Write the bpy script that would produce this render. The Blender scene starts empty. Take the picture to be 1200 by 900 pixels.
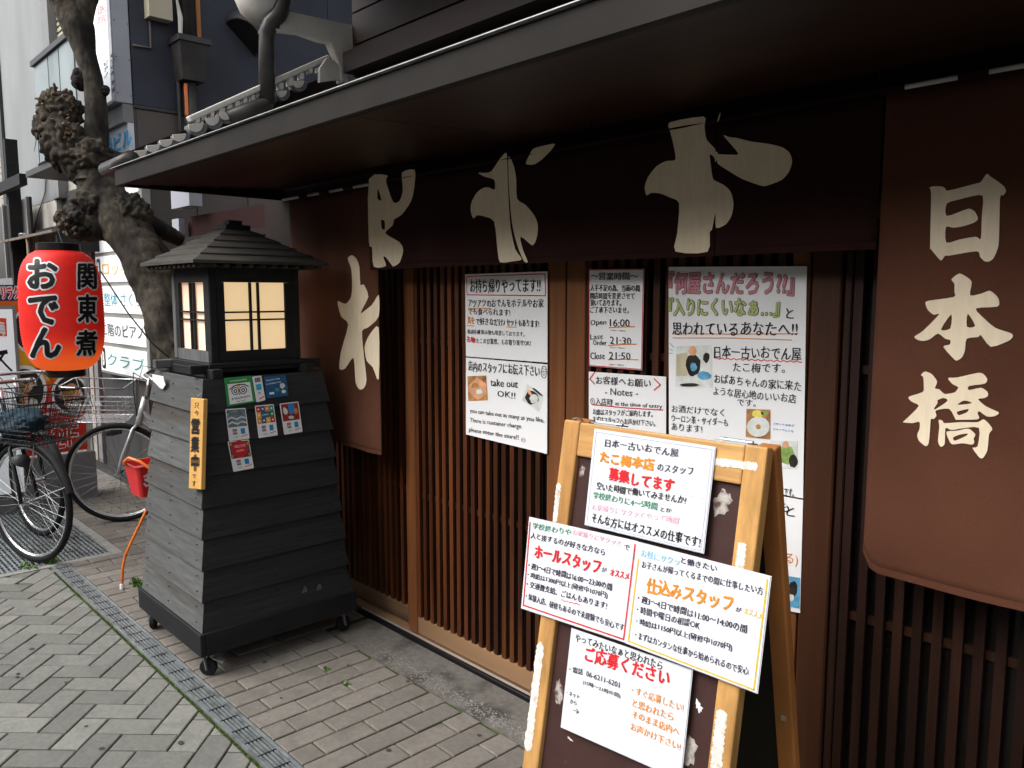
import bpy, math, random
from mathutils import Vector, Matrix, noise
from mathutils.geometry import tessellate_polygon
random.seed(7)
SC = bpy.context.scene
COL = SC.collection
# ------------------------------------------------------------------ camera
FPX, CX, CY, PITCH, EYE, AZ = 932.0, 600.0, 450.0, math.atan(105/932), 1.5, math.radians(43.2)
_F = Vector((-math.cos(AZ), math.sin(AZ), 0)); _R = Vector((_F.y, -_F.x, 0)); _U = Vector((0, 0, 1))
_fw = _F*math.cos(PITCH) - _U*math.sin(PITCH); _up = _U*math.cos(PITCH) + _F*math.sin(PITCH)
EYEP = Vector((0, 0, EYE))
cam = bpy.data.cameras.new('camera'); camo = bpy.data.objects.new('camera', cam); COL.objects.link(camo)
cam.sensor_width = 36; cam.lens = FPX/1200*36; cam.shift_y = -(450-CY)/1200
cam.clip_start = .05; cam.clip_end = 500
camo.matrix_world = Matrix((( _R.x, _up.x, -_fw.x, 0), (_R.y, _up.y, -_fw.y, 0), (_R.z, _up.z, -_fw.z, EYE), (0, 0, 0, 1)))
SC.camera = camo
# ------------------------------------------------------------------ sky, sun, exposure
SUN_EL, SUN_AZ = math.radians(44), math.radians(250)      # azimuth of the sun measured from +X, counter-clockwise
w = bpy.data.worlds.new('World'); SC.world = w; w.use_nodes = True
nt = w.node_tree; nt.nodes.clear()
sky = nt.nodes.new('ShaderNodeTexSky'); sky.sky_type = 'NISHITA'; sky.sun_disc = False
sky.sun_elevation = SUN_EL; sky.sun_rotation = math.radians(90) - SUN_AZ
sky.dust_density = 4; sky.air_density = 1.0
hs = nt.nodes.new('ShaderNodeHueSaturation'); hs.inputs['Saturation'].default_value = .16; hs.inputs['Value'].default_value = 1.0
bg = nt.nodes.new('ShaderNodeBackground'); bg.inputs[1].default_value = .15
ow = nt.nodes.new('ShaderNodeOutputWorld')
nt.links.new(sky.outputs[0], hs.inputs['Color']); nt.links.new(hs.outputs[0], bg.inputs[0]); nt.links.new(bg.outputs[0], ow.inputs[0])
sl = bpy.data.lights.new('sun', 'SUN'); sl.energy = 1.15; sl.angle = math.radians(55); sl.color = (1, .992, .98)
so = bpy.data.objects.new('sun', sl); COL.objects.link(so)
sd = Vector((math.cos(SUN_EL)*math.cos(SUN_AZ), math.cos(SUN_EL)*math.sin(SUN_AZ), math.sin(SUN_EL)))
so.rotation_euler = sd.to_track_quat('Z', 'Y').to_euler(); so.location = (0, -5, 12)
SC.view_settings.view_transform = 'Standard'; SC.view_settings.look = 'None'
SC.view_settings.exposure = 0.95; SC.view_settings.gamma = 1
SC.cycles.max_bounces = 8; SC.cycles.diffuse_bounces = 5

# ------------------------------------------------------------------ geometry on measured planes
def ray(u, v): return _fw + _R*((u-CX)/FPX) - _up*((v-CY)/FPX)
def onY(u, v, y): r = ray(u, v); return EYEP + r*(y/r.y)
def onX(u, v, x): r = ray(u, v); return EYEP + r*(x/r.x)
def onZ(u, v, z=0.): r = ray(u, v); return EYEP + r*((z-EYE)/r.z)
class Frame:
    """a flat surface: origin, across (s), up (t); its normal faces the viewer side"""
    def __init__(self, o, s, t): self.o = Vector(o); self.s = Vector(s).normalized(); self.t = Vector(t).normalized(); self.n = self.s.cross(self.t)
    def pt(self, a, b, h=0): return self.o + self.s*a + self.t*b + self.n*h
    def ab(self, u, v, h=0):
        r = ray(u, v); k = ((self.o + self.n*h) - EYEP).dot(self.n)/r.dot(self.n); P = EYEP + r*k - self.o
        return P.dot(self.s), P.dot(self.t)

# ------------------------------------------------------------------ materials
MATS = {}
def M(name, col, rough=.7, var=.15, scale=30., bump=0., stretch=(1, 1, 1), metal=0., emit=None, es=0., col2=None, spec=.22, rnd=0., stain=None, trans=0.):
    if name in MATS: return MATS[name]
    m = bpy.data.materials.new(name); m.use_nodes = True; t = m.node_tree; b = t.nodes['Principled BSDF']
    b.inputs['Roughness'].default_value = rough; b.inputs['Metallic'].default_value = metal
    b.inputs['Specular IOR Level'].default_value = spec
    tc = t.nodes.new('ShaderNodeTexCoord'); mp = t.nodes.new('ShaderNodeMapping'); mp.inputs['Scale'].default_value = stretch
    t.links.new(tc.outputs['Object'], mp.inputs[0])
    oi = t.nodes.new('ShaderNodeObjectInfo')
    ad = t.nodes.new('ShaderNodeVectorMath'); ad.operation = 'ADD'
    sc_ = t.nodes.new('ShaderNodeMath'); sc_.operation = 'MULTIPLY'; sc_.inputs[1].default_value = 37.
    t.links.new(oi.outputs['Random'], sc_.inputs[0]); t.links.new(mp.outputs[0], ad.inputs[0]); t.links.new(sc_.outputs[0], ad.inputs[1])
    n = t.nodes.new('ShaderNodeTexNoise'); n.inputs['Scale'].default_value = scale; n.inputs['Detail'].default_value = 6; n.inputs['Roughness'].default_value = .65
    t.links.new(ad.outputs[0], n.inputs['Vector'])
    c1 = [max(0, c*(1-var)) for c in col]+[1]; c2 = [min(1, c*(1+var)) for c in (col2 or col)]+[1]
    r = t.nodes.new('ShaderNodeValToRGB'); r.color_ramp.elements[0].color = c1; r.color_ramp.elements[1].color = c2
    r.color_ramp.elements[0].position = .3; r.color_ramp.elements[1].position = .7
    t.links.new(n.outputs[0], r.inputs[0]); out = r.outputs[0]
    if rnd:
        mr = t.nodes.new('ShaderNodeMapRange'); mr.inputs[3].default_value = 1-rnd; mr.inputs[4].default_value = 1+rnd
        t.links.new(oi.outputs['Random'], mr.inputs[0])
        mx = t.nodes.new('ShaderNodeVectorMath'); mx.operation = 'SCALE'; t.links.new(out, mx.inputs[0]); t.links.new(mr.outputs[0], mx.inputs['Scale']); out = mx.outputs[0]
    if stain:
        sc2, sz, lo, hi = stain
        n2 = t.nodes.new('ShaderNodeTexNoise'); n2.inputs['Scale'].default_value = sz; n2.inputs['Detail'].default_value = 5
        t.links.new(ad.outputs[0], n2.inputs['Vector'])
        r2 = t.nodes.new('ShaderNodeMapRange'); r2.inputs[1].default_value = lo; r2.inputs[2].default_value = hi; t.links.new(n2.outputs[0], r2.inputs[0])
        mm = t.nodes.new('ShaderNodeMixRGB'); mm.inputs[2].default_value = list(sc2)+[1]; t.links.new(r2.outputs[0], mm.inputs[0]); t.links.new(out, mm.inputs[1]); out = mm.outputs[0]
    t.links.new(out, b.inputs['Base Color'])
    if bump:
        bp = t.nodes.new('ShaderNodeBump'); bp.inputs['Strength'].default_value = bump; bp.inputs['Distance'].default_value = .004
        t.links.new(n.outputs[0], bp.inputs['Height']); t.links.new(bp.outputs[0], b.inputs['Normal'])
    if emit:
        b.inputs['Emission Color'].default_value = list(emit)+[1]; b.inputs['Emission Strength'].default_value = es
    if trans: b.inputs['Transmission Weight'].default_value = trans
    MATS[name] = m; return m
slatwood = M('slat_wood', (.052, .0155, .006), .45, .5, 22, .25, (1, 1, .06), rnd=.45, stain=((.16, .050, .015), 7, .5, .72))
shadedslat = M('shaded_slat', (.018, .0065, .004), .5, .5, 22, .25, (1, 1, .06), rnd=.4, stain=((.055, .021, .010), 9, .52, .72))  # same slat wood, colour darkened to paint the weaker light behind the curtain
postwood = M('post_wood', (.17, .062, .021), .5, .4, 16, .25, (1, 1, .05), stain=((.10, .032, .012), 6, .5, .75))
paleplank = M('worn_plank', (.30, .17, .085), .65, .35, 14, .3, (.06, 1, 1), stain=((.07, .045, .03), 7, .45, .7))
darkwood = M('dark_wood', (.012, .005, .0035), .6, .4, 20, .2, (.08, .5, 1), rnd=.2)
soffitwood = M('soffit_wood', (.026, .009, .0042), .5, .4, 12, .2, (.05, 1, 1), rnd=.3)
fasciam = M('fascia_metal', (.0105, .0080, .0062), .6, .25, 8, .05, spec=.15, stain=((.021, .0165, .0135), 3, .45, .8))
brightm = M('bright_metal', (.75, .75, .74), .3, .08, 10, metal=.7)
steel = M('galvanised_steel', (.36, .39, .40), .42, .2, 25, .08, metal=.6, stain=((.15, .15, .14), 14, .5, .75))
chrome = M('chrome', (.62, .62, .62), .25, .08, 10, metal=.9)
black = M('black_paint', (.012, .012, .013), .4, .2, 20)
rubber = M('rubber', (.011, .011, .012), .75, .2, 30)
blackmetal = M('threshold_metal', (.012, .012, .013), .35, .2, 10, metal=.3)
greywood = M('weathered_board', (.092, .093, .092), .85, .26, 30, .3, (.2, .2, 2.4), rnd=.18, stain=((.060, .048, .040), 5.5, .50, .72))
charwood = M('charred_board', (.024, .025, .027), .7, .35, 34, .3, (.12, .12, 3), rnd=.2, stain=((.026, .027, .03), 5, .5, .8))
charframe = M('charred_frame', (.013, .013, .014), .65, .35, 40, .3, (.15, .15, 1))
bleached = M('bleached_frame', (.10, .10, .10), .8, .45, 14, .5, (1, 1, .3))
roofboard = M('roof_board', (.05, .045, .039), .8, .35, 14, .4, (.4, .4, 3), rnd=.1)
lampaper = M('lit_paper', (.8, .66, .42), .9, .06, 8, emit=(1., .70, .38), es=.34)
lampaper2 = M('lit_paper_side', (.8, .66, .5), .9, .06, 8, emit=(1., .55, .36), es=.22)
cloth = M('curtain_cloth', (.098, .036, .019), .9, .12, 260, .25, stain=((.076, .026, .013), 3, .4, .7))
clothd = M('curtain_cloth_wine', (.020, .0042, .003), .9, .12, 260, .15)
dye = M('undyed_cloth', (.84, .70, .51), .9, .07, 60, .05, (1, 1, .2))
paper = M('paper', (.86, .85, .85), .6, .03, 5, spec=.3)
lampap = M('laminated_paper', (.71, .73, .755), .16, .02, 4, spec=.45)
film = M('laminate_edge', (.55, .56, .6), .1, .03, 4, spec=.6)
ink = M('black_ink', (.012, .011, .012), .5, .1, 20)
inkp = M('purple_black_ink', (.05, .035, .06), .5, .1, 20)
redink = M('red_ink', (.62, .02, .025), .5, .12, 40)
orink = M('orange_ink', (.72, .24, .02), .5, .15, 40)
yelink = M('yellow_ink', (.78, .46, .03), .5, .1, 40)
pinkink = M('pink_ink', (.78, .45, .55), .5, .05, 40)
greenink = M('green_ink', (.05, .22, .12), .5, .2, 40)
limeink = M('lime_ink', (.33, .47, .10), .5, .2, 40)
cyanink = M('cyan_ink', (.25, .52, .72), .5, .1, 40)
maroonink = M('maroon_ink', (.33, .05, .08), .5, .2, 40)
pine = M('pine_frame', (.50, .27, .09), .45, .35, 30, .15, (1, 1, .06), stain=((.30, .13, .04), 6, .48, .75))
pineh = M('pine_rail', (.54, .30, .105), .45, .35, 30, .15, (.06, 1, 1), stain=((.33, .15, .05), 6, .48, .75))
legwood = M('leg_wood', (.40, .155, .045), .45, .3, 10, .15, (1, 1, .08))
boardm = M('board_panel', (.052, .024, .021), .5, .15, 12, .04, stain=((.11, .06, .05), 60, .70, .8))
plasterchip = M('white_filler', (.66, .62, .57), .85, .2, 70, .25, stain=((.42, .30, .18), 40, .58, .7))
brickL = M('herringbone_brick', (.192, .190, .170), .85, .16, 55, .35, rnd=.20, stain=((.13, .13, .12), 9, .52, .8))
brickR = M('stretcher_brick', (.18, .162, .14), .85, .16, 55, .35, rnd=.13, stain=((.12, .108, .094), 9, .52, .8))
groundm = M('joint_bed', (.045, .055, .016), .95, .5, 40, .6, stain=((.05, .09, .012), 16, .45, .6))
mossm = M('moss', (.055, .085, .018), .95, .5, 60, .6)
weedm = M('weed_leaf', (.10, .20, .035), .7, .3, 60)
concrete = M('concrete_apron', (.15, .137, .122), .9, .2, 40, .4, stain=((.06, .055, .048), 8, .5, .7))
curbm = M('concrete_edge', (.27, .26, .24), .9, .2, 30, .4)
pebblem = M('pebble', (.33, .31, .28), .7, .5, 90, rnd=.5)
barkm = M('bark', (.028, .022, .018), .9, .5, 30, 1., (1, 1, .6), col2=(.062, .052, .038), stain=((.011, .009, .008), 4.5, .42, .60))
stubm = M('burl_stub', (.12, .085, .055), .9, .4, 60, .8)
tilem = M('roof_tile', (.13, .135, .14), .6, .2, 20, .2)
plaster = M('white_plaster', (.56, .53, .48), .85, .08, 10, .15, stain=((.30, .26, .22), 4, .5, .8))
pipem = M('drain_pipe', (.035, .032, .03), .35, .2, 10, stain=((.055, .052, .05), 5, .5, .8))
sidewall = M('side_wall_panel', (.040, .044, .060), .6, .1, 5, .05, stain=((.028, .031, .044), 2, .4, .7))
brownmetal = M('brown_metal_wall', (.10, .085, .077), .5, .1, 5)
whitebox = M('sign_casing', (.33, .34, .38), .5, .05, 5)
signface = M('sign_face', (.8, .82, .83), .4, .03, 5, emit=(.9, .97, 1), es=.12)
bluel = M('blue_lettering', (.06, .38, .75), .5, .05, 10)
wallgrey = M('pale_wall', (.25, .26, .26), .7, .08, 3, .1, (1, 1, .3), stain=((.20, .21, .21), 2, .4, .8))
glassbal = M('balcony_glass', (.13, .17, .175), .35, .2, 3, stain=((.22, .26, .26), 2.5, .45, .7), spec=.35)
beigetile = M('beige_tile', (.34, .31, .27), .7, .15, 12)
darkgrey = M('dark_grey_paint', (.05, .05, .052), .5, .15, 8)
midgrey = M('mid_grey_paint', (.20, .20, .20), .6, .1, 8)
oldplank = M('old_plank', (.16, .13, .105), .85, .4, 12, .3, (1, 1, .2))
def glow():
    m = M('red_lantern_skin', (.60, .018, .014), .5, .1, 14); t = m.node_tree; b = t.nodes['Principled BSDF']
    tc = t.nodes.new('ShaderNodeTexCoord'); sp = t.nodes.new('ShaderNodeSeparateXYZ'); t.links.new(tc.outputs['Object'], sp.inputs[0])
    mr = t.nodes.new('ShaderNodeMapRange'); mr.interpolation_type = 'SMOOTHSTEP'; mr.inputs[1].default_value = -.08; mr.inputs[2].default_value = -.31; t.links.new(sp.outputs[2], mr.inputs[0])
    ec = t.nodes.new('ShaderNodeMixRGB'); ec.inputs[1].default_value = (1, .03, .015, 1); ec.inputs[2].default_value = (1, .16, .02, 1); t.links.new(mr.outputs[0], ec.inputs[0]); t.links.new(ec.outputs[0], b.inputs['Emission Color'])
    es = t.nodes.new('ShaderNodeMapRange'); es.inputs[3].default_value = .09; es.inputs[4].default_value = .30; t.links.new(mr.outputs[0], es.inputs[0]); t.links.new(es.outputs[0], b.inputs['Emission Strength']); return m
lanred = M('red_lantern_paper', (.60, .018, .014), .55, .08, 12, emit=(1, .03, .015), es=.11)
lanor = M('lantern_glow_paper', (.85, .12, .03), .55, .08, 12, emit=(1, .12, .02), es=.22)
whitepaint = M('white_paint', (.82, .82, .82), .5, .03, 20)
posred = M('poster_red', (.62, .035, .02), .4, .1, 6)
posyel = M('poster_yellow', (.72, .38, .03), .4, .15, 6)
posor = M('poster_orange', (.66, .13, .012), .4, .15, 6)
posnavy = M('poster_navy', (.02, .025, .10), .4, .1, 6)
foodb = M('photo_brown', (.28, .11, .03), .4, .5, 25, col2=(.5, .25, .1))
foodd = M('photo_dark', (.03, .025, .02), .4, .5, 25)
foodp = M('photo_peach', (.72, .36, .20), .4, .3, 25)
foodw = M('photo_white', (.7, .72, .68), .4, .2, 25)
foodg = M('photo_green', (.28, .42, .12), .4, .4, 25)
foodc = M('photo_blue', (.12, .35, .55), .4, .5, 25)
bucketm = M('red_plastic', (.60, .018, .02), .3, .08, 10, spec=.6)
orangetube = M('orange_tube', (.75, .17, .02), .3, .1, 14, spec=.6)
spokem = M('spoke_steel', (.22, .22, .22), .4, .1, 10, metal=.8)
bagm = M('blue_bag', (.012, .038, .055), .6, .35, 12, .5)
framewhite = M('bike_frame_white', (.62, .62, .62), .3, .05, 10, metal=.3)
plaquem = M('plaque_wood', (.62, .34, .10), .55, .2, 12, .1, (1, 1, .15), stain=((.50, .24, .06), 6, .5, .8))
beigebox = M('beige_box', (.42, .38, .28), .5, .05, 6)
greenst = M('sticker_green', (.03, .28, .07), .4, .05, 6)
bluest = M('sticker_blue', (.02, .10, .24), .4, .2, 30)
jacbl = M('card_blue', (.02, .25, .62), .4, .05, 6)
tealst = M('sticker_teal', (.05, .30, .30), .4, .1, 6)

# ------------------------------------------------------------------ mesh helpers
class MB:
    def __init__(s): s.v = []; s.f = []
    def add(s, vs, fs): k = len(s.v); s.v += [Vector(p) for p in vs]; s.f += [[i+k for i in f] for f in fs]; return s
    def hexa(s, p): return s.add(p, [[0, 3, 2, 1], [4, 5, 6, 7], [0, 1, 5, 4], [1, 2, 6, 5], [2, 3, 7, 6], [3, 0, 4, 7]])
    def box(s, a, b):
        x0, y0, z0 = a; x1, y1, z1 = b
        return s.hexa([(x0, y0, z0), (x1, y0, z0), (x1, y1, z0), (x0, y1, z0), (x0, y0, z1), (x1, y0, z1), (x1, y1, z1), (x0, y1, z1)])
    def fbox(s, F, a0, b0, a1, b1, h0, h1):
        return s.hexa([F.pt(a0, b0, h1), F.pt(a1, b0, h1), F.pt(a1, b0, h0), F.pt(a0, b0, h0), F.pt(a0, b1, h1), F.pt(a1, b1, h1), F.pt(a1, b1, h0), F.pt(a0, b1, h0)])
    def beam(s, p, q, wx, wy, up=(0, 0, 1)):
        p = Vector(p); q = Vector(q); d = (q-p).normalized(); a = d.cross(Vector(up))
        if a.length < 1e-4: a = d.cross(Vector((1, 0, 0)))
        a.normalize(); b = a.cross(d)
        o = [(-wx/2, -wy/2), (wx/2, -wy/2), (wx/2, wy/2), (-wx/2, wy/2)]
        return s.hexa([p+a*x+b*y for x, y in o]+[q+a*x+b*y for x, y in o])
    def tube(s, pts, r, n=8, close=False):
        pts = [Vector(p) for p in pts]; m = len(pts); rs = r if isinstance(r, (list, tuple)) else [r]*m
        k = len(s.v); ref = None
        for i, p in enumerate(pts):
            if close: d = pts[(i+1) % m]-pts[i-1]
            else: d = pts[min(i+1, m-1)]-pts[max(i-1, 0)]
            d.normalize()
            if ref is None:
                ref = Vector((0, 0, 1)) if abs(d.z) < .9 else Vector((1, 0, 0))
            a = d.cross(ref); a = a.normalized() if a.length > 1e-5 else d.orthogonal().normalized(); b = a.cross(d).normalized(); ref = b
            for j in range(n):
                t = 2*math.pi*j/n; s.v.append(p+a*(math.cos(t)*rs[i])+b*(math.sin(t)*rs[i]))
        for i in range(m if close else m-1):
            i2 = (i+1) % m
            for j in range(n):
                j2 = (j+1) % n; s.f.append([k+i*n+j, k+i*n+j2, k+i2*n+j2, k+i2*n+j])
        if not close: s.f.append([k+j for j in range(n)][::-1]); s.f.append([k+(m-1)*n+j for j in range(n)])
        return s
    def lathe(s, prof, c=(0, 0, 0), n=24, sq=None):
        c = Vector(c); k = len(s.v); m = len(prof)
        for r, z in prof:
            for j in range(n): t = 2*math.pi*j/n; s.v.append(c+Vector((r*math.cos(t), r*math.sin(t), z)))
        for i in range(m-1):
            for j in range(n): j2 = (j+1) % n; s.f.append([k+i*n+j, k+i*n+j2, k+(i+1)*n+j2, k+(i+1)*n+j])
        s.f.append([k+j for j in range(n)][::-1]); s.f.append([k+(m-1)*n+j for j in range(n)])
        return s
    def prism(s, F, poly, h0, h1):
        """poly in frame coordinates (counter clockwise), from height h0 to h1"""
        n = len(poly); tr = tessellate_polygon([[Vector((a, b, 0)) for a, b in poly]])
        ar = sum(poly[i][0]*poly[(i+1) % n][1]-poly[(i+1) % n][0]*poly[i][1] for i in range(n))
        if ar < 0: poly = poly[::-1]; tr = tessellate_polygon([[Vector((a, b, 0)) for a, b in poly]])
        k = len(s.v); s.v += [F.pt(a, b, h0) for a, b in poly]+[F.pt(a, b, h1) for a, b in poly]
        for t in tr:
            a_, b_, c_ = [Vector(poly[i]) for i in t]
            if (b_-a_).cross(c_-a_) < 0: t = t[::-1]
            s.f.append([k+n+i for i in t]); s.f.append([k+i for i in t[::-1]])
        for i in range(n): j = (i+1) % n; s.f.append([k+i, k+j, k+n+j, k+n+i])
        return s
WL = {}
def wl(o): return WL.get(o.name, Vector((0, 0, 0)))
def link(name, data, parent, loc):
    o = bpy.data.objects.new(name, data); COL.objects.link(o); o.location = loc
    if parent: o.parent = parent
    return o
def obj(name, mb, mat, parent=None, origin=None, smooth=False, local=False):
    """one mesh object. Vertices are given in world space (or in the parent's own space when local=True)"""
    mats = mat if isinstance(mat, (list, tuple)) else [mat]
    base = Vector((0, 0, 0)) if local else (Vector(origin) if origin is not None else (wl(parent) if parent else sum(mb.v, Vector())/max(1, len(mb.v))))
    me = bpy.data.meshes.new(name); me.from_pydata([v-base for v in mb.v], [], mb.f)
    for m in mats: me.materials.append(m)
    me.validate(); me.update()
    if smooth: me.polygons.foreach_set('use_smooth', [True]*len(me.polygons))
    ploc = (base-wl(parent)) if parent and not local else (base if not local else Vector((0, 0, 0)))
    o = link(name, me, parent, ploc); WL[o.name] = base if not local else wl(parent) if parent else base
    return o
def thing(name, label, cat, loc, rz=0, group=None):
    o = bpy.data.objects.new(name, None); COL.objects.link(o); o.empty_display_size = .1
    o.location = loc; o.rotation_euler = (0, 0, rz); o['label'] = label; o['category'] = cat
    if group: o['group'] = group
    WL[o.name] = Vector(loc); return o
def tag(o, label, cat, group=None):
    o['label'] = label; o['category'] = cat
    if group: o['group'] = group
    return o
def struct(o): o['kind'] = 'structure'; return o
def stuff(o): o['kind'] = 'stuff'; return o
def bevel(o, w=.004, seg=2):
    m = o.modifiers.new('bevel', 'BEVEL'); m.width = w; m.segments = seg; m.limit_method = 'ANGLE'; return o

# ------------------------------------------------------------------ writing
_gc = {}
def glyphs(text, off=0.):
    k = (text, off)
    if k in _gc: return _gc[k]
    cu = bpy.data.curves.new('t', 'FONT'); cu.body = text; cu.resolution_u = 2; cu.offset = off; cu.fill_mode = 'FRONT'
    o = bpy.data.objects.new('t', cu); COL.objects.link(o)
    dg = bpy.context.evaluated_depsgraph_get(); ev = o.evaluated_get(dg); me = ev.to_mesh()
    vs = [(v.co.x, v.co.y) for v in me.vertices]; fs = [list(p.vertices) for p in me.polygons]
    ev.to_mesh_clear(); bpy.data.objects.remove(o); bpy.data.curves.remove(cu)
    if not vs: vs = [(0, 0), (1, 0), (0, 1)]; fs = []
    x0 = min(a for a, b in vs); x1 = max(a for a, b in vs); y0 = min(b for a, b in vs); y1 = max(b for a, b in vs)
    vs = [((a-x0)/(x1-x0), (b-y0)/(y1-y0)) for a, b in vs]
    _gc[k] = (vs, fs); return _gc[k]
class Sheet:
    """flat print on a frame; writing is gathered by ink and becomes thin lettering parts"""
    def __init__(s, F, h=.0012): s.F = F; s.h = h; s.m = {}; s.k = 0
    def under(s, text, p, q, hp, mat, d):
        for i in range(8): a = i*math.pi/4; e = (d*math.cos(a), d*math.sin(a)); s.line(text, (p[0]+e[0], p[1]+e[1]), (q[0]+e[0], q[1]+e[1]), hp, mat, 0, .02)
    def mb(s, mat): return s.m.setdefault(mat.name, (mat, MB()))[1]
    def line(s, text, p, q, hp, mat=None, off=0., wob=.05, seed=0):
        """text with its lower left at picture point p, lower right at q, hp pixels tall at p"""
        mat = mat or ink
        if off > .006 and not s.__dict__.get('sub'):
            s.sub = True; d = min(.07, off*1.3)*hp
            for i, (ex, ey) in enumerate(((-d, 0), (d, 0), (0, -d*.8), (0, d*.8)) if off > .016 else ((-d, 0), (d, 0))): s.line(text, (p[0]+ex, p[1]+ey), (q[0]+ex, q[1]+ey), hp, mat, 0, wob, seed)
            s.sub = False; return
        if not s.__dict__.get('sub') and hp < 13:
            s.sub = True; d = .022*hp
            for ex in (-d, d): s.line(text, (p[0]+ex, p[1]), (q[0]+ex, q[1]), hp, mat, 0, wob, seed)
            s.sub = False; return
        off = 0.; vs, fs = glyphs(text, off); F = s.F
        a = Vector(F.ab(*p)); b = Vector(F.ab(*q)); c = Vector(F.ab(p[0], p[1]-hp)); H = abs(c.y-a.y)
        n = len(text); out = []
        for x, y in vs:
            ch = int(x*n); r = random.Random(ch*13+len(text)+seed)
            dx = math.sin(y*4+ch*1.7)*wob*.5*H + math.sin(x*n*3.1+y*3)*wob*.4*H
            dy = (r.random()-.5)*wob*2*H + math.sin(x*n*4.+ch)*wob*.35*H
            P = a+(b-a)*x+Vector((dx, H*y+dy)); out.append(F.pt(P.x, P.y, s.h+s.k*.00012))
        s.mb(mat).add(out, fs); s.k = (s.k+1) % 4
    def rib(s, pts, wpx, mat, close=False, wave=0):
        F = s.F; P = [Vector(F.ab(*p)) for p in pts]
        w_ = abs(F.ab(pts[0][0], pts[0][1]-wpx)[1]-F.ab(*pts[0])[1])
        if wave:
            Q = []
            for i in range(len(P)-1):
                for k in range(wave*4): t = k/(wave*4); q = P[i].lerp(P[i+1], t); Q.append(q+Vector((0, math.sin(k*math.pi/2)*w_*.9)))
            P = Q+[P[-1]]
        if close: P = P+[P[0]]
        m = s.mb(mat); s.k = (s.k+1) % 4
        for i in range(len(P)-1):
            d = (P[i+1]-P[i]); 
            if d.length < 1e-6: continue
            d.normalize(); nn = Vector((-d.y, d.x))*w_/2; e = d*w_*.45 if not wave else d*0
            m.add([F.pt(*(P[i]-e-nn), s.h+s.k*.0001), F.pt(*(P[i+1]+e-nn), s.h+s.k*.0001), F.pt(*(P[i+1]+e+nn), s.h+s.k*.0001), F.pt(*(P[i]-e+nn), s.h+s.k*.0001)], [[0, 1, 2, 3]])
    def quad(s, pts, mat, dh=0):
        F = s.F; P = [F.ab(*p) for p in pts]; s.mb(mat).add([F.pt(a, b, s.h+dh) for a, b in P], [list(range(len(P)))[::-1]])
    def blob(s, c, ru, rv, mat, dh=.0003, n=14, rot=0, jit=.12):
        pts = []
        for i in range(n):
            t = 2*math.pi*i/n; j = 1+random.uniform(-jit, jit); x = math.cos(t)*ru*j; y = math.sin(t)*rv*j
            pts.append((c[0]+x*math.cos(rot)-y*math.sin(rot), c[1]+x*math.sin(rot)+y*math.cos(rot)))
        s.quad(pts, mat, dh)
    def done(s, parent, name='lettering'):
        for mat, mb in s.m.values():
            if mb.v: obj(name, mb, mat, parent)
def sheet_obj(name, F, corners, thick, mat, label, cat, group=None, name_off=0.):
    """paper: four picture corners TL, TR, BR, BL on the frame"""
    P = [F.ab(*c) for c in corners]; mb = MB(); N = 6
    for j in range(N+1):
        for i in range(N+1):
            a = Vector(P[0]).lerp(Vector(P[1]), i/N); b = Vector(P[3]).lerp(Vector(P[2]), i/N); q = a.lerp(b, j/N)
            mb.v.append(F.pt(q.x, q.y, 0))
    for j in range(N):
        for i in range(N): k = j*(N+1)+i; mb.f.append([k, k+N+1, k+N+2, k+1])
    nv = len(mb.v); mb.v += [v-F.n*thick for v in mb.v[:nv]]; mb.f += [[i+nv for i in f][::-1] for f in mb.f[:N*N]]
    ring = [i for i in range(N+1)]+[j*(N+1)+N for j in range(1, N+1)]+[N*(N+1)+i for i in range(N-1, -1, -1)]+[j*(N+1) for j in range(N-1, 0, -1)]
    for i in range(len(ring)): a, b = ring[i], ring[(i+1) % len(ring)]; mb.f.append([a, b, b+nv, a+nv])
    o = obj(name, mb, mat); return tag(o, label, cat, group)

def smooth_loop(pts, k=3):
    n = len(pts); out = []
    for i in range(n):
        p0, p1, p2, p3 = [Vector(pts[(i+j-1) % n]) for j in range(4)]
        a1 = (p1-p0); a2 = (p2-p1)
        for t in range(k):
            t = t/k
            q = .5*((2*p1)+(p2-p0)*t+(2*p0-5*p1+4*p2-p3)*t*t+(3*p1-p0-3*p2+p3)*t**3)
            l = p1.lerp(p2, t); out.append(tuple(l.lerp(q, .75)))
    return out
def loops_mesh(loops):
    vs = []; tr = tessellate_polygon([[Vector((a, b, 0)) for a, b in l] for l in loops])
    for l in loops: vs += [Vector(p) for p in l]
    return vs, [list(t) for t in tr]
def refine(vs, fs, L):
    """split long edges so that a flat shape can follow folds"""
    for _ in range(7):
        mid = {}; nf = []; ch = False
        def m(a, b):
            k = (min(a, b), max(a, b))
            if (vs[a]-vs[b]).length <= L: return None
            if k not in mid: mid[k] = len(vs); vs.append((vs[a]+vs[b])/2)
            return mid[k]
        for f in fs:
            a, b, c = f; x, y, z = m(a, b), m(b, c), m(c, a); e = [x is not None, y is not None, z is not None]
            if not any(e): nf.append(f); continue
            ch = True
            if all(e): nf += [[a, x, z], [x, b, y], [z, y, c], [x, y, z]]
            elif e[0] and e[1]: nf += [[x, b, y], [a, x, y], [a, y, c]]
            elif e[1] and e[2]: nf += [[z, y, c], [a, b, y], [a, y, z]]
            elif e[0] and e[2]: nf += [[a, x, z], [x, b, c], [x, c, z]]
            elif e[0]: nf += [[a, x, c], [x, b, c]]
            elif e[1]: nf += [[a, b, y], [a, y, c]]
            else: nf += [[a, b, z], [z, b, c]]
        fs = nf
        if not ch: break
    return vs, fs
def at(u, v, d): return EYEP + ray(u, v)*d
WY = 2.0                                                    # the street front of the houses
WALL = Frame((0, WY, 0), (1, 0, 0), (0, 0, 1))
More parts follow.
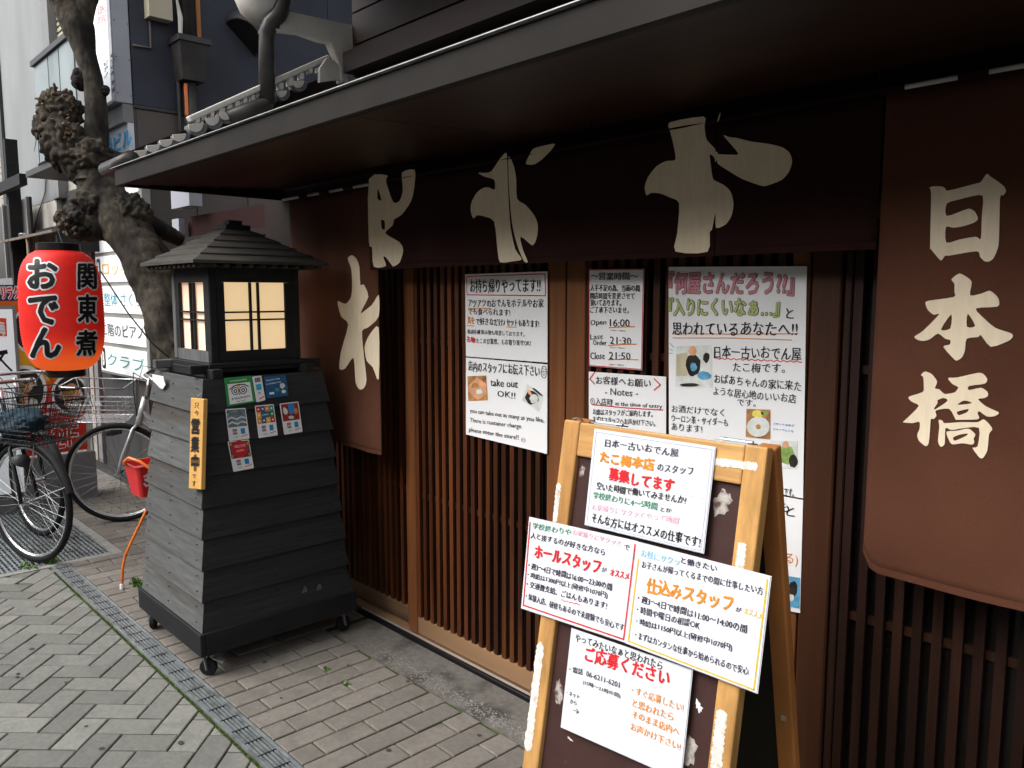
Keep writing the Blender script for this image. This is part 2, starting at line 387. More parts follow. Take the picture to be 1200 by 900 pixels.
# ================================================================== GROUND
mb = MB(); mb.add([(-60, -40, -.012), (30, -40, -.012), (30, 40, -.012), (-60, 40, -.012)], [[0, 1, 2, 3]])
ground = struct(obj('ground', mb, M('asphalt', (.075, .075, .073), .9, .2, 60, .4), origin=(0, 0, -.012)))
mb = MB(); mb.add([(-4.87, -.62, -.0085), (-1.15, -.62, -.0085), (-1.15, 1.06, -.0085), (-4.87, 1.06, -.0085)], [[0, 1, 2, 3]]); mb.add([(-8.2, 1.44, -.0085), (-4.87, 1.44, -.0085), (-4.87, 3.0, -.0085), (-8.2, 3.0, -.0085)], [[0, 1, 2, 3]]); mb.add([(-4.869, 1.062, -.0085), (3.2, 1.062, -.0085), (3.2, 1.99, -.0085), (-4.869, 1.99, -.0085)], [[0, 1, 2, 3]]); struct(obj('mossy_joints', mb, groundm))
def clip(poly, planes):
    for (nx, ny, c) in planes:                               # keep nx*x+ny*y<=c
        out = []
        for i in range(len(poly)):
            p, q = poly[i], poly[(i+1) % len(poly)]; dp = nx*p[0]+ny*p[1]-c; dq = nx*q[0]+ny*q[1]-c
            if dp <= 0: out.append(p)
            if dp*dq < 0: t = dp/(dp-dq); out.append((p[0]+(q[0]-p[0])*t, p[1]+(q[1]-p[1])*t))
        poly = out
        if len(poly) < 3: return []
    return poly
def parea(p): return abs(sum(p[i][0]*p[(i+1) % len(p)][1]-p[(i+1) % len(p)][0]*p[i][1] for i in range(len(p))))/2
def inset(poly, d):
    n = len(poly); ar = sum(poly[i][0]*poly[(i+1) % n][1]-poly[(i+1) % n][0]*poly[i][1] for i in range(n))
    if ar < 0: poly = poly[::-1]
    out = []
    for i in range(n):
        p0, p1, p2 = Vector(poly[i-1]), Vector(poly[i]), Vector(poly[(i+1) % n])
        e1 = (p1-p0); e2 = (p2-p1)
        if e1.length < 1e-6 or e2.length < 1e-6: continue
        e1.normalize(); e2.normalize(); n1 = Vector((-e1.y, e1.x)); n2 = Vector((-e2.y, e2.x)); b = n1+n2
        if b.length < 1e-4: continue
        b.normalize(); k = d/max(.35, b.dot(n1)); out.append(tuple(p1+b*k))
    return out
def brickmb(poly, dz=0, m=None):
    m = m or MB(); a = inset(poly, .0033); b = inset(a, .0035) if len(a) >= 3 else []
    if len(a) < 3 or len(b) != len(a): return None
    n = len(a); k = len(m.v)
    m.v += [Vector((x, y, -.0083+dz)) for x, y in a]+[Vector((x, y, -.0025+dz)) for x, y in a]+[Vector((x, y, dz)) for x, y in b]
    for i in range(n): j = (i+1) % n; m.f += [[k+i, k+j, k+n+j, k+n+i], [k+n+i, k+n+j, k+2*n+j, k+2*n+i]]
    m.f.append([k+2*n+i for i in range(n)]); return m
def near_px(p):
    d = Vector((p[0], p[1], 0))-EYEP; z = d.dot(_fw)
    if z < .3: return None
    return CX+FPX*d.dot(_R)/z, CY-FPX*d.dot(_up)/z, z
def lay(parent, polys, mat, name='brick', full=.0199):
    """the bricks in view that show largest become parts, the remainder one joined part"""
    cand = []; rest = MB()
    for p, a in polys:
        c = (sum(q[0] for q in p)/len(p), sum(q[1] for q in p)/len(p)); r = near_px(c)
        vis = r and -60 < r[0] < 1260 and r[1] < 960
        cand.append((0 if vis else 1, r[2] if r else 99, p, a, c))
    cand.sort(key=lambda t: (t[0], t[1])); cache = {}
    for i, (nv, z, p, a, c) in enumerate(cand):
        dz = random.uniform(-.0012, .0012)
        if i < 298 and not nv:
            if a > full:
                key = (round(p[1][0]-p[0][0], 2), round(p[1][1]-p[0][1], 2))
                if key not in cache:
                    m = brickmb([(q[0]-c[0], q[1]-c[1]) for q in p]); me = bpy.data.meshes.new(name); me.from_pydata(m.v, [], m.f); me.materials.append(mat); cache[key] = me
                o = link(name, cache[key], parent, Vector((c[0], c[1], dz))-wl(parent)); o.rotation_euler = (random.uniform(-.006, .006), random.uniform(-.006, .006), random.uniform(-.004, .004))
            else:
                m = brickmb([(q[0]-c[0], q[1]-c[1]) for q in p])
                if m: me = bpy.data.meshes.new(name); me.from_pydata(m.v, [], m.f); me.materials.append(mat); link(name, me, parent, Vector((c[0], c[1], dz))-wl(parent))
        else: brickmb(p, dz, rest)
    if rest.v: stuff(obj('bricks', rest, mat, parent))
DR0, DR1 = 1.058, 1.146                                     # the two edges of the drain channel
# herringbone side
pave = bpy.data.objects.new('herringbone_paving', None); COL.objects.link(pave); pave['kind'] = 'structure'; WL[pave.name] = Vector((0, 0, 0))
A = math.radians(45.4); Uv = Vector((math.cos(A), math.sin(A))); Vv = Vector((-Uv.y, Uv.x)); anc = Vector((-3.429, .718)); BU = .0992
polys = []
GRX, GRY = -4.90, 1.385                                      # near right corner of the floor grating
for i in range(-45, 46):
    for j in range(-45, 46):
        k = (i+j) % 4
        if k == 0: r = (i, j, i+2, j+1)
        elif k == 2: r = (i, j, i+1, j+2)
        else: continue
        P = [anc+Uv*x*BU+Vv*y*BU for x, y in ((r[0], r[1]), (r[2], r[1]), (r[2], r[3]), (r[0], r[3]))]
        c = (P[0]+P[2])/2
        if not (-4.95 < c.x < -1.2 and -.57 < c.y < 1.15): continue
        q = clip([tuple(p) for p in P], [(0, 1, DR0-.012), (-1, 0, -GRX-.05)])
        if q and parea(q) > .0012: polys.append((q, parea(q)))
lay(pave, polys, brickL, full=.0195)
# stretcher-bond side, up to the apron of the shopfront
pave2 = bpy.data.objects.new('shopfront_paving', None); COL.objects.link(pave2); pave2['kind'] = 'structure'; WL[pave2.name] = Vector((0, 0, 0))
polys = []
for i in range(-52, 12):
    x0 = -2.80+i*.0985; off = 1.24 if i % 2 else 1.335
    for j in range(-4, 6):
        y0 = off+(j-1)*.199
        xc = x0+.049
        ymax = 1.742 if xc > -3.05 else (1.955 if xc > -5.35 else 3.0)
        q = clip([(x0, y0), (x0+.0985, y0), (x0+.0985, y0+.199), (x0, y0+.199)], [(0, -1, -(DR1+.004) if xc > GRX+.03 else -(GRY+.055)), (0, 1, ymax)])
        if q and parea(q) > .001: polys.append((q, parea(q)))
lay(pave2, polys, brickR, full=.0193)
# beyond: bricks far behind the bicycles
far = MB()
for i in range(-40, 0):
    for j in range(0, 14):
        x0 = -5.2+i*.1; y0 = 1.44+j*.2+(.1 if i % 2 else 0)-.2
        if x0 > -7.9: continue
        brickmb([(x0, y0), (x0+.1, y0), (x0+.1, y0+.2), (x0, y0+.2)], 0, far)
# apron
mb = MB(); mb.box((-3.05, 1.745, -.011), (3.2, 1.955, -.001)); apron = struct(obj('concrete_apron', mb, concrete))
pb = MB()
for i in range(2600):
    x = random.uniform(-2.95, -1.3); y = random.gauss(1.79, .028); 
    if y < 1.748 or y > 1.9 or random.random() > min(1, (x+3.0)*.9): continue
    r = random.uniform(.0022, .006); a0 = random.random()*3; z = -.0015
    pts = [(x+r*random.uniform(.7, 1.2)*math.cos(a0+t*math.pi/2.5), y+r*random.uniform(.7, 1.2)*math.sin(a0+t*math.pi/2.5), z) for t in range(5)]
    k = len(pb.v); pb.v += [Vector(p) for p in pts]+[Vector((x, y, z+r*.7))]; pb.f += [[k+t, k+(t+1) % 5, k+5] for t in range(5)]
stuff(obj('pebbles', pb, pebblem, apron))
# drain channel
drain = thing('drain_grate', 'long slotted steel drain grate set in the brick paving beside the lantern stand', 'drain', (-3.6, 1.10, 0))
mb = MB(); X0d, X1d = -4.86, -1.2
mb.box((X0d, DR0, -.011), (X1d, DR0+.010, .001)); mb.box((X0d, DR1-.012, -.011), (X1d, DR1, .001)); obj('channel_frame', mb, steel, drain)
mb = MB(); mb.box((X0d, DR0+.01, -.0115), (X1d, DR1-.012, -.0095)); obj('channel_bottom', mb, black, drain)
nb = 5; wb = (DR1-DR0-.022)/nb
for k in range(nb):
    y0 = DR0+.010+k*wb; mb = MB(); mb.box((X0d, y0+.0025, -.006), (X1d, y0+wb-.0035, .0005)); obj('bar', mb, steel, drain)
x = X0d+.06; first = None
while x < X1d:
    if first is None:
        mb = MB(); mb.box((-.0035, DR0+.0115-1.10, -.006), (.0035, DR1-.0135-1.10, .0009)); first = obj('crossbar', mb, black, drain, local=True); me = first.data; first.location = (x+3.6, 0, 0)
    else: link('crossbar', me, drain, (x+3.6, 0, 0))
    x += .098
# floor grating below the bicycles
gr = thing('floor_grating', 'large steel floor grating under the parked bicycles', 'grating', (GRX-.5, GRY-.3, 0))
gx0, gx1, gy0, gy1 = -7.4, GRX, .2, GRY
mb = MB(); mb.box((gx0, gy0, -.0115), (gx1, gy1, -.0105)); obj('pit', mb, black, gr)
mb = MB(); x = gx1
mb.box((gx1-.012, gy0, -.010), (gx1, gy1, .002)); mb.box((gx0, gy1-.012, -.010), (gx1-.0122, gy1, .002)); obj('edge_bar', mb, steel, gr)
mb = MB(); y = gy0
while y < gy1-.02: mb.box((gx0, y, -.008), (gx1-.013, y+.009, .0008)); y += .0245
x = gx0
while x < gx1-.04: mb.box((x, gy0, -.009), (x+.006, gy1-.014, -.0004)); x += .05
stuff(obj('bearing_bars', mb, steel, gr))
mb = MB(); mb.box((gx1+.001, gy0, -.011), (gx1+.045, gy1+.05, .001)); mb.box((gx0, gy1+.001, -.011), (gx1, gy1+.05, .0008)); struct(obj('concrete_edging', mb, curbm))
mb = MB()
for x in range(-78, -48):
    for j in range(8):
        x0 = x*.1; y0 = GRY+.055+j*.2+(.1 if x % 2 else 0)
        if x0 < GRX-3.0 or x0 > -7.7: continue
        brickmb([(x0, y0), (x0+.1, y0), (x0+.1, y0+.2), (x0, y0+.2)], 0, mb)
if far.v: stuff(obj('bricks', far, brickR, pave2))
# moss and weeds
def weed(cx, cy, n, rad, h, label):
    mb = MB()
    for i in range(n):
        a = random.random()*6.28; r = rad*random.random()**.7; x = cx+r*math.cos(a)*1.6; y = cy+r*math.sin(a)*.7; hh = h*random.uniform(.4, 1); b = random.random()*6.28; w_ = random.uniform(.003, .006)
        dx, dy = math.cos(b), math.sin(b); L = hh*.7
        mb.add([(x-dy*w_, y+dx*w_, -.004), (x+dy*w_, y-dx*w_, -.004), (x+dx*L*.5+dy*w_*1.3, y+dy*L*.5-dx*w_*1.3, hh*.75), (x+dx*L, y+dy*L, hh), (x+dx*L*.5-dy*w_*1.3, y+dy*L*.5+dx*w_*1.3, hh*.75)], [[0, 1, 2, 3, 4]])
    o = obj('weed', mb, weedm); tag(o, label, 'weed', 'weeds growing between the paving bricks'); return o
p = onZ(58, 658); weed(p.x, p.y, 90, .045, .035, 'low green weed tuft beside the far end of the drain grate')
p = onZ(35, 663); weed(p.x, p.y, 40, .06, .014, 'thin green weed along the concrete edge of the floor grating')
p = onZ(161, 684); weed(p.x, p.y, 70, .05, .022, 'small weed patch behind the left wheel of the lantern stand')
p = onZ(383, 784); weed(p.x, p.y, 22, .017, .004, 'tiny weed in a brick joint right of the lantern stand')
p = onZ(406, 801); weed(p.x, p.y, 22, .017, .004, 'tiny weed in a brick joint nearest the shop threshold')
mb = MB()
for i in range(2200):
    t = random.random(); x = -4.8+t*3.2; y = DR0-.010+random.gauss(0, .006)-abs(random.gauss(0, .004))
    if y > DR0-.003: continue
    if noise.noise(Vector((x*3, 0, 0))) + random.random()*.6 < .12: continue
    r = random.uniform(.002, .006); mb.add([(x-r, y-r*.6, -.006), (x+r, y-r*.5, -.006), (x+r*.7, y+r*.6, -.006), (x-r*.7, y+r*.5, -.006), (x, y, random.uniform(-.004, .002))], [[0, 1, 4], [1, 2, 4], [2, 3, 4], [3, 0, 4]])
stuff(struct(obj('moss', mb, mossm)))

gm = MB(); rg = random.Random(21)
for u, v in [(312, 775), (407, 783), (44, 655), (18, 790), (36, 760), (102, 852), (18, 795), (120, 880), (520, 788), (560, 862), (330, 820), (210, 870), (75, 800), (455, 880), (480, 800)]:
    p = onZ(u+rg.uniform(-3, 3), v+rg.uniform(-3, 3)); r = rg.uniform(.006, .014); n = 9; k = len(gm.v)
    gm.v += [Vector((p.x+r*rg.uniform(.8, 1.1)*math.cos(6.283*i/n), p.y+r*.8*rg.uniform(.8, 1.1)*math.sin(6.283*i/n), .0024)) for i in range(n)]+[Vector((p.x, p.y, .0034))]; gm.f += [[k+i, k+(i+1) % n, k+n] for i in range(n)]
stuff(obj('gum_spots', gm, M('old_gum', (.055, .052, .05), .8, .3, 80), pave2))
lf = MB(); p = onZ(173, 622); lf.add([p+Vector(q) for q in ((-.03, 0, .004), (-.01, -.018, .016), (.03, -.006, .006), (.035, .012, .012), (0, .02, .02))], [[0, 1, 2, 3, 4]]); tag(obj('dead_leaf', lf, M('leaf_brown', (.10, .03, .012), .7), None), 'curled brown leaf on the bricks behind the lantern stand', 'leaf')
# ================================================================== RESTAURANT
R0 = (-2.5, WY, 0)
rest = thing('restaurant_building', 'dark wooden restaurant front with slatted sliding doors under a deep awning', 'building', R0)
def rbox(name, a, b, mat, parent=rest, bv=0):
    mb = MB(); mb.box(a, b); o = obj(name, mb, mat, parent)
    if bv: bevel(o, bv, 1)
    return o
rbox('threshold', (-3.16, 1.957, -.010), (2.6, 1.975, .016), blackmetal, bv=.003)
rbox('threshold', (-3.16, 1.977, -.010), (2.6, 1.992, .012), brightm)
rbox('sill', (-5.2, 1.994, -.010), (2.6, 2.12, .006), paleplank)
rbox('inner_wall', (-5.2, 2.09, .006), (2.6, 2.15, 2.0), black)
rbox('lintel', (-3.92, 1.93, 1.74), (2.6, 2.08, 2.05), darkwood)
rbox('end_wall', (-5.2, 2.155, 0), (-5.12, 3.6, 2.0), darkwood)
# posts
rbox('post', (-3.80, 1.93, .0), (-3.66, 2.08, 1.738), postwood, bv=.004)
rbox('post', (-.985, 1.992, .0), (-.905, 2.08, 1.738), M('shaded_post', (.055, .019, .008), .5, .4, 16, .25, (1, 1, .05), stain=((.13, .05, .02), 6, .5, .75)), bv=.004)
def slats(parent, x0, x1, z0, z1, sw, pitch, y0, y1, mat=slatwood, name='slat'):
    mb = MB(); mb.box((-sw/2, -(y1-y0)/2, 0), (sw/2, (y1-y0)/2, z1-z0)); me = bpy.data.meshes.new(name); me.from_pydata(mb.v, [], mb.f); me.materials.append(mat)
    x = x0+sw/2+.004
    while x < x1-sw/2:
        o = link(name, me, parent, Vector((x, (y0+y1)/2, z0))-wl(parent)); o.rotation_euler.z = random.uniform(-.03, .03); x += pitch
def door(x0, x1, yoff=0, sl=.055, sr=.055, zt=1.735, cross=(.625, 1.295), pitch=.0455, sw=.0225, sm=None, pm=None):
    sm = sm or slatwood; pm = pm or postwood
    y0 = 1.998+yoff; d = obj('door', MB().box((x0, y0, .012), (x0+sl, y0+.034, zt)), pm, rest); bevel(d, .003, 1)
    for nm, a, b, m in (('stile', (x1-sr, y0, .012), (x1, y0+.034, zt), postwood), ('kick_board', (x0+sl+.001, y0+.004, .014), (x1-sr-.001, y0+.030, .092), paleplank), ('top_rail', (x0+sl+.001, y0+.003, zt-.05), (x1-sr-.001, y0+.031, zt), postwood)):
        bevel(obj(nm, MB().box(a, b), m, d), .002, 1)
    for z in cross: obj('crossbar', MB().box((x0+sl+.001, y0+.0165, z), (x1-sr-.001, y0+.028, z+.022)), sm, d)
    slats(d, x0+sl, x1-sr, .0925, zt-.051, sw, pitch, y0+.002, y0+.0155, mat=sm)
    obj('glass', MB().box((x0+sl+.001, y0+.0285, .093), (x1-sr-.001, y0+.0295, zt-.051)), M('dark_glass', (.01, .008, .007), .12, .2, 3, spec=.25), d)
    return d
door(-3.655, -2.80, .038, sl=.06, sr=.06)
door(-2.80, -1.862, 0, sl=.062, sr=.085)
door(-1.857, -.992, .0, sl=.085, sr=.05)
door(-.90, -.02, .0, sl=.02, sr=.02, cross=(.655, 1.30), pitch=.0455, sw=.0225, sm=shadedslat, pm=shadedslat)
door(.0, .9, .0, sl=.02, sr=.02, cross=(.655, 1.30), pitch=.0455, sw=.0225, sm=shadedslat, pm=shadedslat)
# lattice screen left of the doors, above the lantern stand
lat = rbox('lattice_screen', (-5.19, 2.03, .01), (-3.83, 2.06, 1.99), clothd)
slats(lat, -5.18, -3.85, .10, 1.82, .018, .043, 2.008, 2.0295, M('wine_slat', (.085, .018, .013), .5, .3, 20, .1, (1, 1, .1), rnd=.15))
rbox('screen_rail', (-5.19, 1.995, 1.821), (-3.83, 2.0295, 1.86), darkwood)
rbox('screen_rail', (-5.19, 1.995, .012), (-3.83, 2.0295, .099), darkwood)
# awning
AX0, AX1, AY = -3.74, 3.0, 1.155
fz0, fz1 = 1.5+.401*AY, 1.5+.466*AY
fa = obj('fascia', MB().box((AX0, AY, fz0), (AX1, AY+.022, fz1)), fasciam, rest); bevel(fa, .004, 1)
obj('flashing', MB().box((AX0-.02, AY-.012, fz1+.001), (AX1, AY+.03, fz1+.0035)), M('flashing_metal', (.40, .40, .39), .4, .3, 20, metal=.4), fa)
obj('end_fascia', MB().box((AX0, AY+.0225, fz0+.002), (AX0+.022, 1.992, fz1-.002)), fasciam, fa)
n = 7; ys = AY+.024
for k in range(n):
    y0 = ys+k*(1.925-ys)/n; y1 = ys+(k+1)*(1.925-ys)/n-.004; z0 = fz0+.012+.006*k
    for (xa, xb) in ((AX0+.024, -1.9), (-1.897, .2), (.203, AX1)): obj('soffit_board', MB().box((xa, y0, z0), (xb, y1, z0+.012)), soffitwood, rest)
obj('ceiling_beam', MB().box((AX0+.03, 1.932, 2.052), (AX1, 2.08, 2.2)), darkwood, rest)
# tiled roof above the awning
RZ = fz1-.004+.43*(2.34-AY)
roof = obj('roof', MB().hexa([(AX0+.02, AY+.034, fz1-.034), (AX1, AY+.034, fz1-.034), (AX1, 2.34, RZ-.03), (AX0+.02, 2.34, RZ-.03), (AX0+.02, AY+.034, fz1-.004), (AX1, AY+.034, fz1-.004), (AX1, 2.34, RZ), (AX0+.02, 2.34, RZ)]), tilem, rest)
VX = AX0-.012
VF = Frame((VX, 0, 0), (0, 1, 0), (0, 0, 1))
def vz(x, y): return VF.ab(140+x/4.286, y/4.286)
def vline(x0, y0, x1, y1, w_, h0, h1, mat, name):
    a = Vector(vz(x0, y0)); b = Vector(vz(x1, y1)); d = (b-a).normalized(); nn = Vector((-d.y, d.x))*w_/2
    return obj(name, MB().prism(VF, [tuple(a-nn), tuple(b-nn), tuple(b+nn), tuple(a+nn)], h0, h1), mat, roof)
vline(60, 805, 1120, 395, .075, -.06, -.03, darkwood, 'verge_board')
bevel(vline(352, 598, 1050, 288, .026, -.035, .012, plaster, 'verge_cap'), .006, 2)
for x, y in ((380, 600), (410, 585), (455, 565), (500, 550), (540, 532), (580, 518), (622, 500), (662, 484), (700, 466), (740, 448), (800, 425), (848, 398), (905, 375), (950, 350), (995, 345)):
    a = Vector(vz(x, y)); rn_ = random.Random(x); hgt = rn_.choice((.020, .034, .028)); wd = rn_.uniform(.018, .030)
    bevel(obj('mortar', MB().prism(VF, [(a.x, a.y-hgt), (a.x+wd, a.y-hgt+.006), (a.x+wd, a.y+.014), (a.x, a.y+.008)], -.03, .004+.006*rn_.random()), plaster, roof), .004, 1)
for x, y, r in ((97, 762, .031), (160, 735, .033), (225, 708, .033), (292, 680, .035), (375, 628, .040), (458, 598, .038), (525, 572, .036), (600, 545, .034), (670, 515, .034), (735, 490, .034), (805, 462, .032), (890, 412, .036)):
    a = Vector(vz(x, y)); sl = .42
    def half(r_, dx=0, dz=0, top=.004):
        P = [(a.x+dx+r_*math.cos(t), a.y+dz+r_*math.sin(t)+r_*math.cos(t)*sl*.5) for t in [math.pi+math.pi*i/12 for i in range(13)]]
        return P+[(a.x+dx+r_, a.y+dz+top+r_*sl*.5), (a.x+dx-r_, a.y+dz+top-r_*sl*.5)]
    t_ = obj('eave_tile', MB().prism(VF, half(r*1.08, .016, -.006, .012), -.05, .010), tilem, roof); bevel(t_, .003, 1)
    bevel(obj('tile_end', MB().prism(VF, half(r*.86, .002, .0), .0105, .017), plaster, roof), .002, 1)
# plastered wing wall and dark upper storey
UX = -3.70
WING = Frame((UX, 0, 0), (0, 1, 0), (0, 0, 1))
def wp(zx, zy): u, v = 300+zx/7.5, zy/7.5; return WING.ab(u, v)
mb = MB(); mb.prism(WING, [wp(*p) for p in [(160, 95), (250, 100), (835, 225), (835, 340), (858, 345), (855, 555), (800, 600), (800, 730), (740, 730), (730, 590), (640, 375), (560, 360), (380, 295), (160, 270)]], -.04, .015)
bevel(obj('plaster_bracket', mb, plaster, rest), .004, 1)
mb = MB(); mb.prism(WING, [wp(*p) for p in [(560, 600), (625, 510), (690, 540), (735, 590), (738, 700), (560, 722)]], -.02, .003); obj('plaster_end', mb, plaster, rest)
UY = 2.35
obj('upper_wall', MB().box((UX+.016, UY, 2.3), (3, UY+.1, 6)), darkwood, rest)
for k in range(14):
    z = 2.62+k*.16; obj('wall_board', MB().box((UX+.017, UY-.02, z), (3, UY-.001, z+.15)), darkwood, rest)
obj('wall_beam', MB().box((UX+.05, UY-.10, 2.62), (3, UY-.021, 2.72)), darkwood, rest)
obj('upper_eave', MB().box((UX+.02, 1.55, 3.12), (3, UY-.101, 3.2)), darkwood, rest)
for k in range(16): obj('rafter', MB().box((UX+.1+k*.4, 1.57, 3.05), (UX+.16+k*.4, UY-.102, 3.119)), darkwood, rest)
obj('gable_board', MB().box((UX-.02, 1.5, 3.0), (UX+.018, 1.549, 3.25)), darkwood, rest)

# ================================================================== CURTAINS
NY = 1.852
def foldy(x, z, amp, k, ph, ztop=1.95): return amp*(math.sin(x*k+ph)+.5*math.sin(x*k*2.3+ph*2+z*1.5))*min(1, (ztop-z)*2.5+.12)
def curtain(name, x0, x1, ztop, zbot, mat, label, amp, k, ph, y=NY, corner=0, gaps=(), loops_px=(), group='dyed shop curtains hung along the doors', pole=.012, slant=0):
    F = Frame((0, y, 0), (1, 0, 0), (0, 0, 1))
    t = thing(name, label, 'shop curtain', ((x0+x1)/2, y, ztop), 0, group)
    def surf(P, h=0): return Vector((P.x, y+foldy(P.x, P.z if len(P) > 2 else P.y, amp, k, ph, ztop)-h, P.z))
    # the panels, split at the slits
    cuts = [x0]+sorted(gaps)+[x1]
    for ci in range(len(cuts)-1):
        a, b = cuts[ci]+(.0015 if ci else 0), cuts[ci+1]-.0015; nx = max(6, int((b-a)/.018)); nz = max(8, int((ztop-zbot)/.03)); mb = MB()
        for j in range(nz+1):
            for i in range(nx+1):
                x = a+(b-a)*i/nx; zb = zbot+slant*(x-x0)
                if corner and x-x0 < corner and ci == 0: zb += (corner-math.sqrt(max(0, corner**2-(corner-(x-x0))**2)))*1.0
                z = ztop+(zb-ztop)*j/nz; mb.v.append(surf(Vector((x, 0, z))))
        for j in range(nz):
            for i in range(nx): q = j*(nx+1)+i; mb.f.append([q, q+nx+1, q+nx+2, q+1])
        pn = obj('panel', mb, mat, t, smooth=True); sm = pn.modifiers.new('s', 'SOLIDIFY'); sm.thickness = .0012; sm.offset = -1
        hm = MB(); N = nx
        for i in range(N+1):
            v1 = mb.v[nz*(nx+1)+i]; hm.v += [v1+Vector((0, -.0012, .016)), v1+Vector((0, -.0018, -.0005))]
        for i in range(N): hm.f.append([2*i, 2*i+1, 2*i+3, 2*i+2])
        obj('hem', hm, mat, t, smooth=True)
    for lp in loops_px:
        loops = [smooth_loop([F.ab(*q) for q in l]) for l in lp]
        vs, fs = loops_mesh(loops); vs, fs = refine(vs, fs, .02)
        m = MB(); out = []
        for v in vs: out.append(surf(Vector((v.x, 0, v.y)), .0022))
        fx = []
        for f in fs:
            a, b, c = [vs[i] for i in f]
            if (b-a).to_3d().cross((c-a).to_3d()).z < 0: f = f[::-1]
            fx.append(f)
        m.add(out, fx); obj('painted_character', m, dye, t, smooth=False)
    return t
def Z(ox, oy, s, pts): return [(ox+x/s, oy+y/s) for x, y in pts]
cC = [Z(745, 125, 5, [(200, 92), (400, 58), (405, 110), (415, 190), (465, 245), (470, 265), (485, 265), (483, 278), (560, 282), (605, 278), (560, 220), (515, 168), (550, 178), (600, 185), (680, 205), (780, 218), (860, 238), (905, 270), (922, 320), (905, 380), (860, 430), (765, 465), (720, 458), (630, 425), (560, 385), (483, 335), (480, 310), (468, 325), (462, 300), (435, 278), (440, 340), (452, 420), (478, 440), (520, 460), (560, 500), (577, 570), (565, 640), (530, 690), (470, 710), (468, 620), (445, 720), (430, 735), (415, 850), (218, 848), (230, 740), (245, 565), (190, 530), (140, 508), (90, 505), (65, 520), (55, 470), (75, 410), (120, 350), (175, 318), (230, 308), (215, 200), (203, 150)])]
cC2 = [Z(745, 125, 5, [(480, 90), (490, 50), (500, 35), (492, 75)])]
cB = [Z(540, 160, 5.625, [(305, 112), (308, 300), (312, 450), (320, 600), (345, 740), (385, 808), (330, 822), (255, 828), (240, 740), (220, 560), (150, 525), (110, 520), (85, 540), (68, 490), (75, 430), (110, 370), (150, 340), (185, 335), (225, 350), (222, 285), (160, 265), (118, 240), (170, 240), (205, 228), (240, 175), (270, 135)])]
cB2 = [Z(540, 160, 5.625, [(314, 140), (330, 145), (350, 200), (362, 280), (365, 410), (420, 450), (480, 520), (505, 580), (500, 650), (480, 700), (455, 715), (380, 658), (395, 750), (425, 825), (400, 822), (370, 750), (345, 660), (328, 560), (320, 450), (313, 300)])]
cB3 = [Z(540, 160, 5.625, [(428, 175), (460, 110), (485, 78), (560, 58), (625, 48), (600, 90), (540, 150), (490, 182), (450, 186)])]
cA = [Z(385, 190, 3.1, [(148, 62), (215, 48), (210, 70), (235, 145), (258, 140), (270, 100), (268, 38), (315, 28), (312, 90), (300, 140), (265, 190), (238, 208), (232, 230), (205, 258), (255, 290), (268, 320), (255, 365), (235, 378), (230, 377), (205, 345), (195, 345), (205, 377), (160, 380), (155, 310), (145, 290)]),
      Z(385, 190, 3.1, [(180, 95), (192, 138), (178, 132)]), Z(385, 190, 3.1, [(190, 210), (203, 215), (203, 245), (192, 240)])]
cU = [Z(385, 190, 3.1, [(68, 350), (85, 338), (105, 350), (118, 380), (122, 445), (135, 445), (150, 490), (122, 550), (160, 520), (184, 482), (184, 560), (150, 600), (128, 615), (135, 700), (145, 790), (135, 820), (115, 825), (98, 800), (90, 710), (60, 750), (38, 750), (45, 690), (70, 590), (45, 560), (32, 505), (60, 515), (80, 490), (85, 450), (82, 390)])]
cU2 = [Z(385, 190, 3.1, [(184, 600), (155, 625), (138, 670), (145, 720), (165, 745), (184, 790)])]
cN = [Z(1070, 190, 6.923, [(145, 215), (170, 200), (240, 200), (275, 215), (300, 235), (500, 185), (565, 165), (610, 100), (640, 120), (700, 160), (750, 200), (768, 238), (745, 275), (720, 295), (715, 640), (700, 720), (670, 785), (635, 808), (600, 805), (565, 770), (540, 725), (320, 760), (280, 762), (255, 795), (235, 792), (160, 705), (155, 680), (160, 260)]),
      Z(1070, 190, 6.923, [(290, 340), (400, 305), (480, 285), (582, 278), (576, 450), (570, 625), (530, 608), (400, 630), (290, 655), (285, 530), (345, 535), (420, 525), (500, 500), (535, 480), (545, 455), (520, 405), (480, 382), (440, 390), (290, 440)])]
cH = [Z(1060, 310, 7.5, [(435, 130), (505, 80), (570, 110), (615, 155), (600, 270), (700, 255), (770, 230), (830, 275), (852, 320), (835, 370), (650, 385), (720, 470), (820, 555), (950, 600), (970, 630), (930, 670), (780, 720), (695, 618), (670, 635), (570, 650), (555, 750), (530, 810), (490, 838), (460, 830), (362, 720), (420, 700), (425, 662), (380, 650), (315, 605), (240, 655), (180, 670), (130, 660), (100, 633), (180, 580), (325, 437), (275, 440), (225, 400), (203, 350), (220, 320), (455, 285), (462, 240), (462, 170)]),
      Z(1060, 310, 7.5, [(435, 435), (425, 560), (340, 570)]), Z(1060, 310, 7.5, [(580, 430), (645, 538), (572, 545)])]
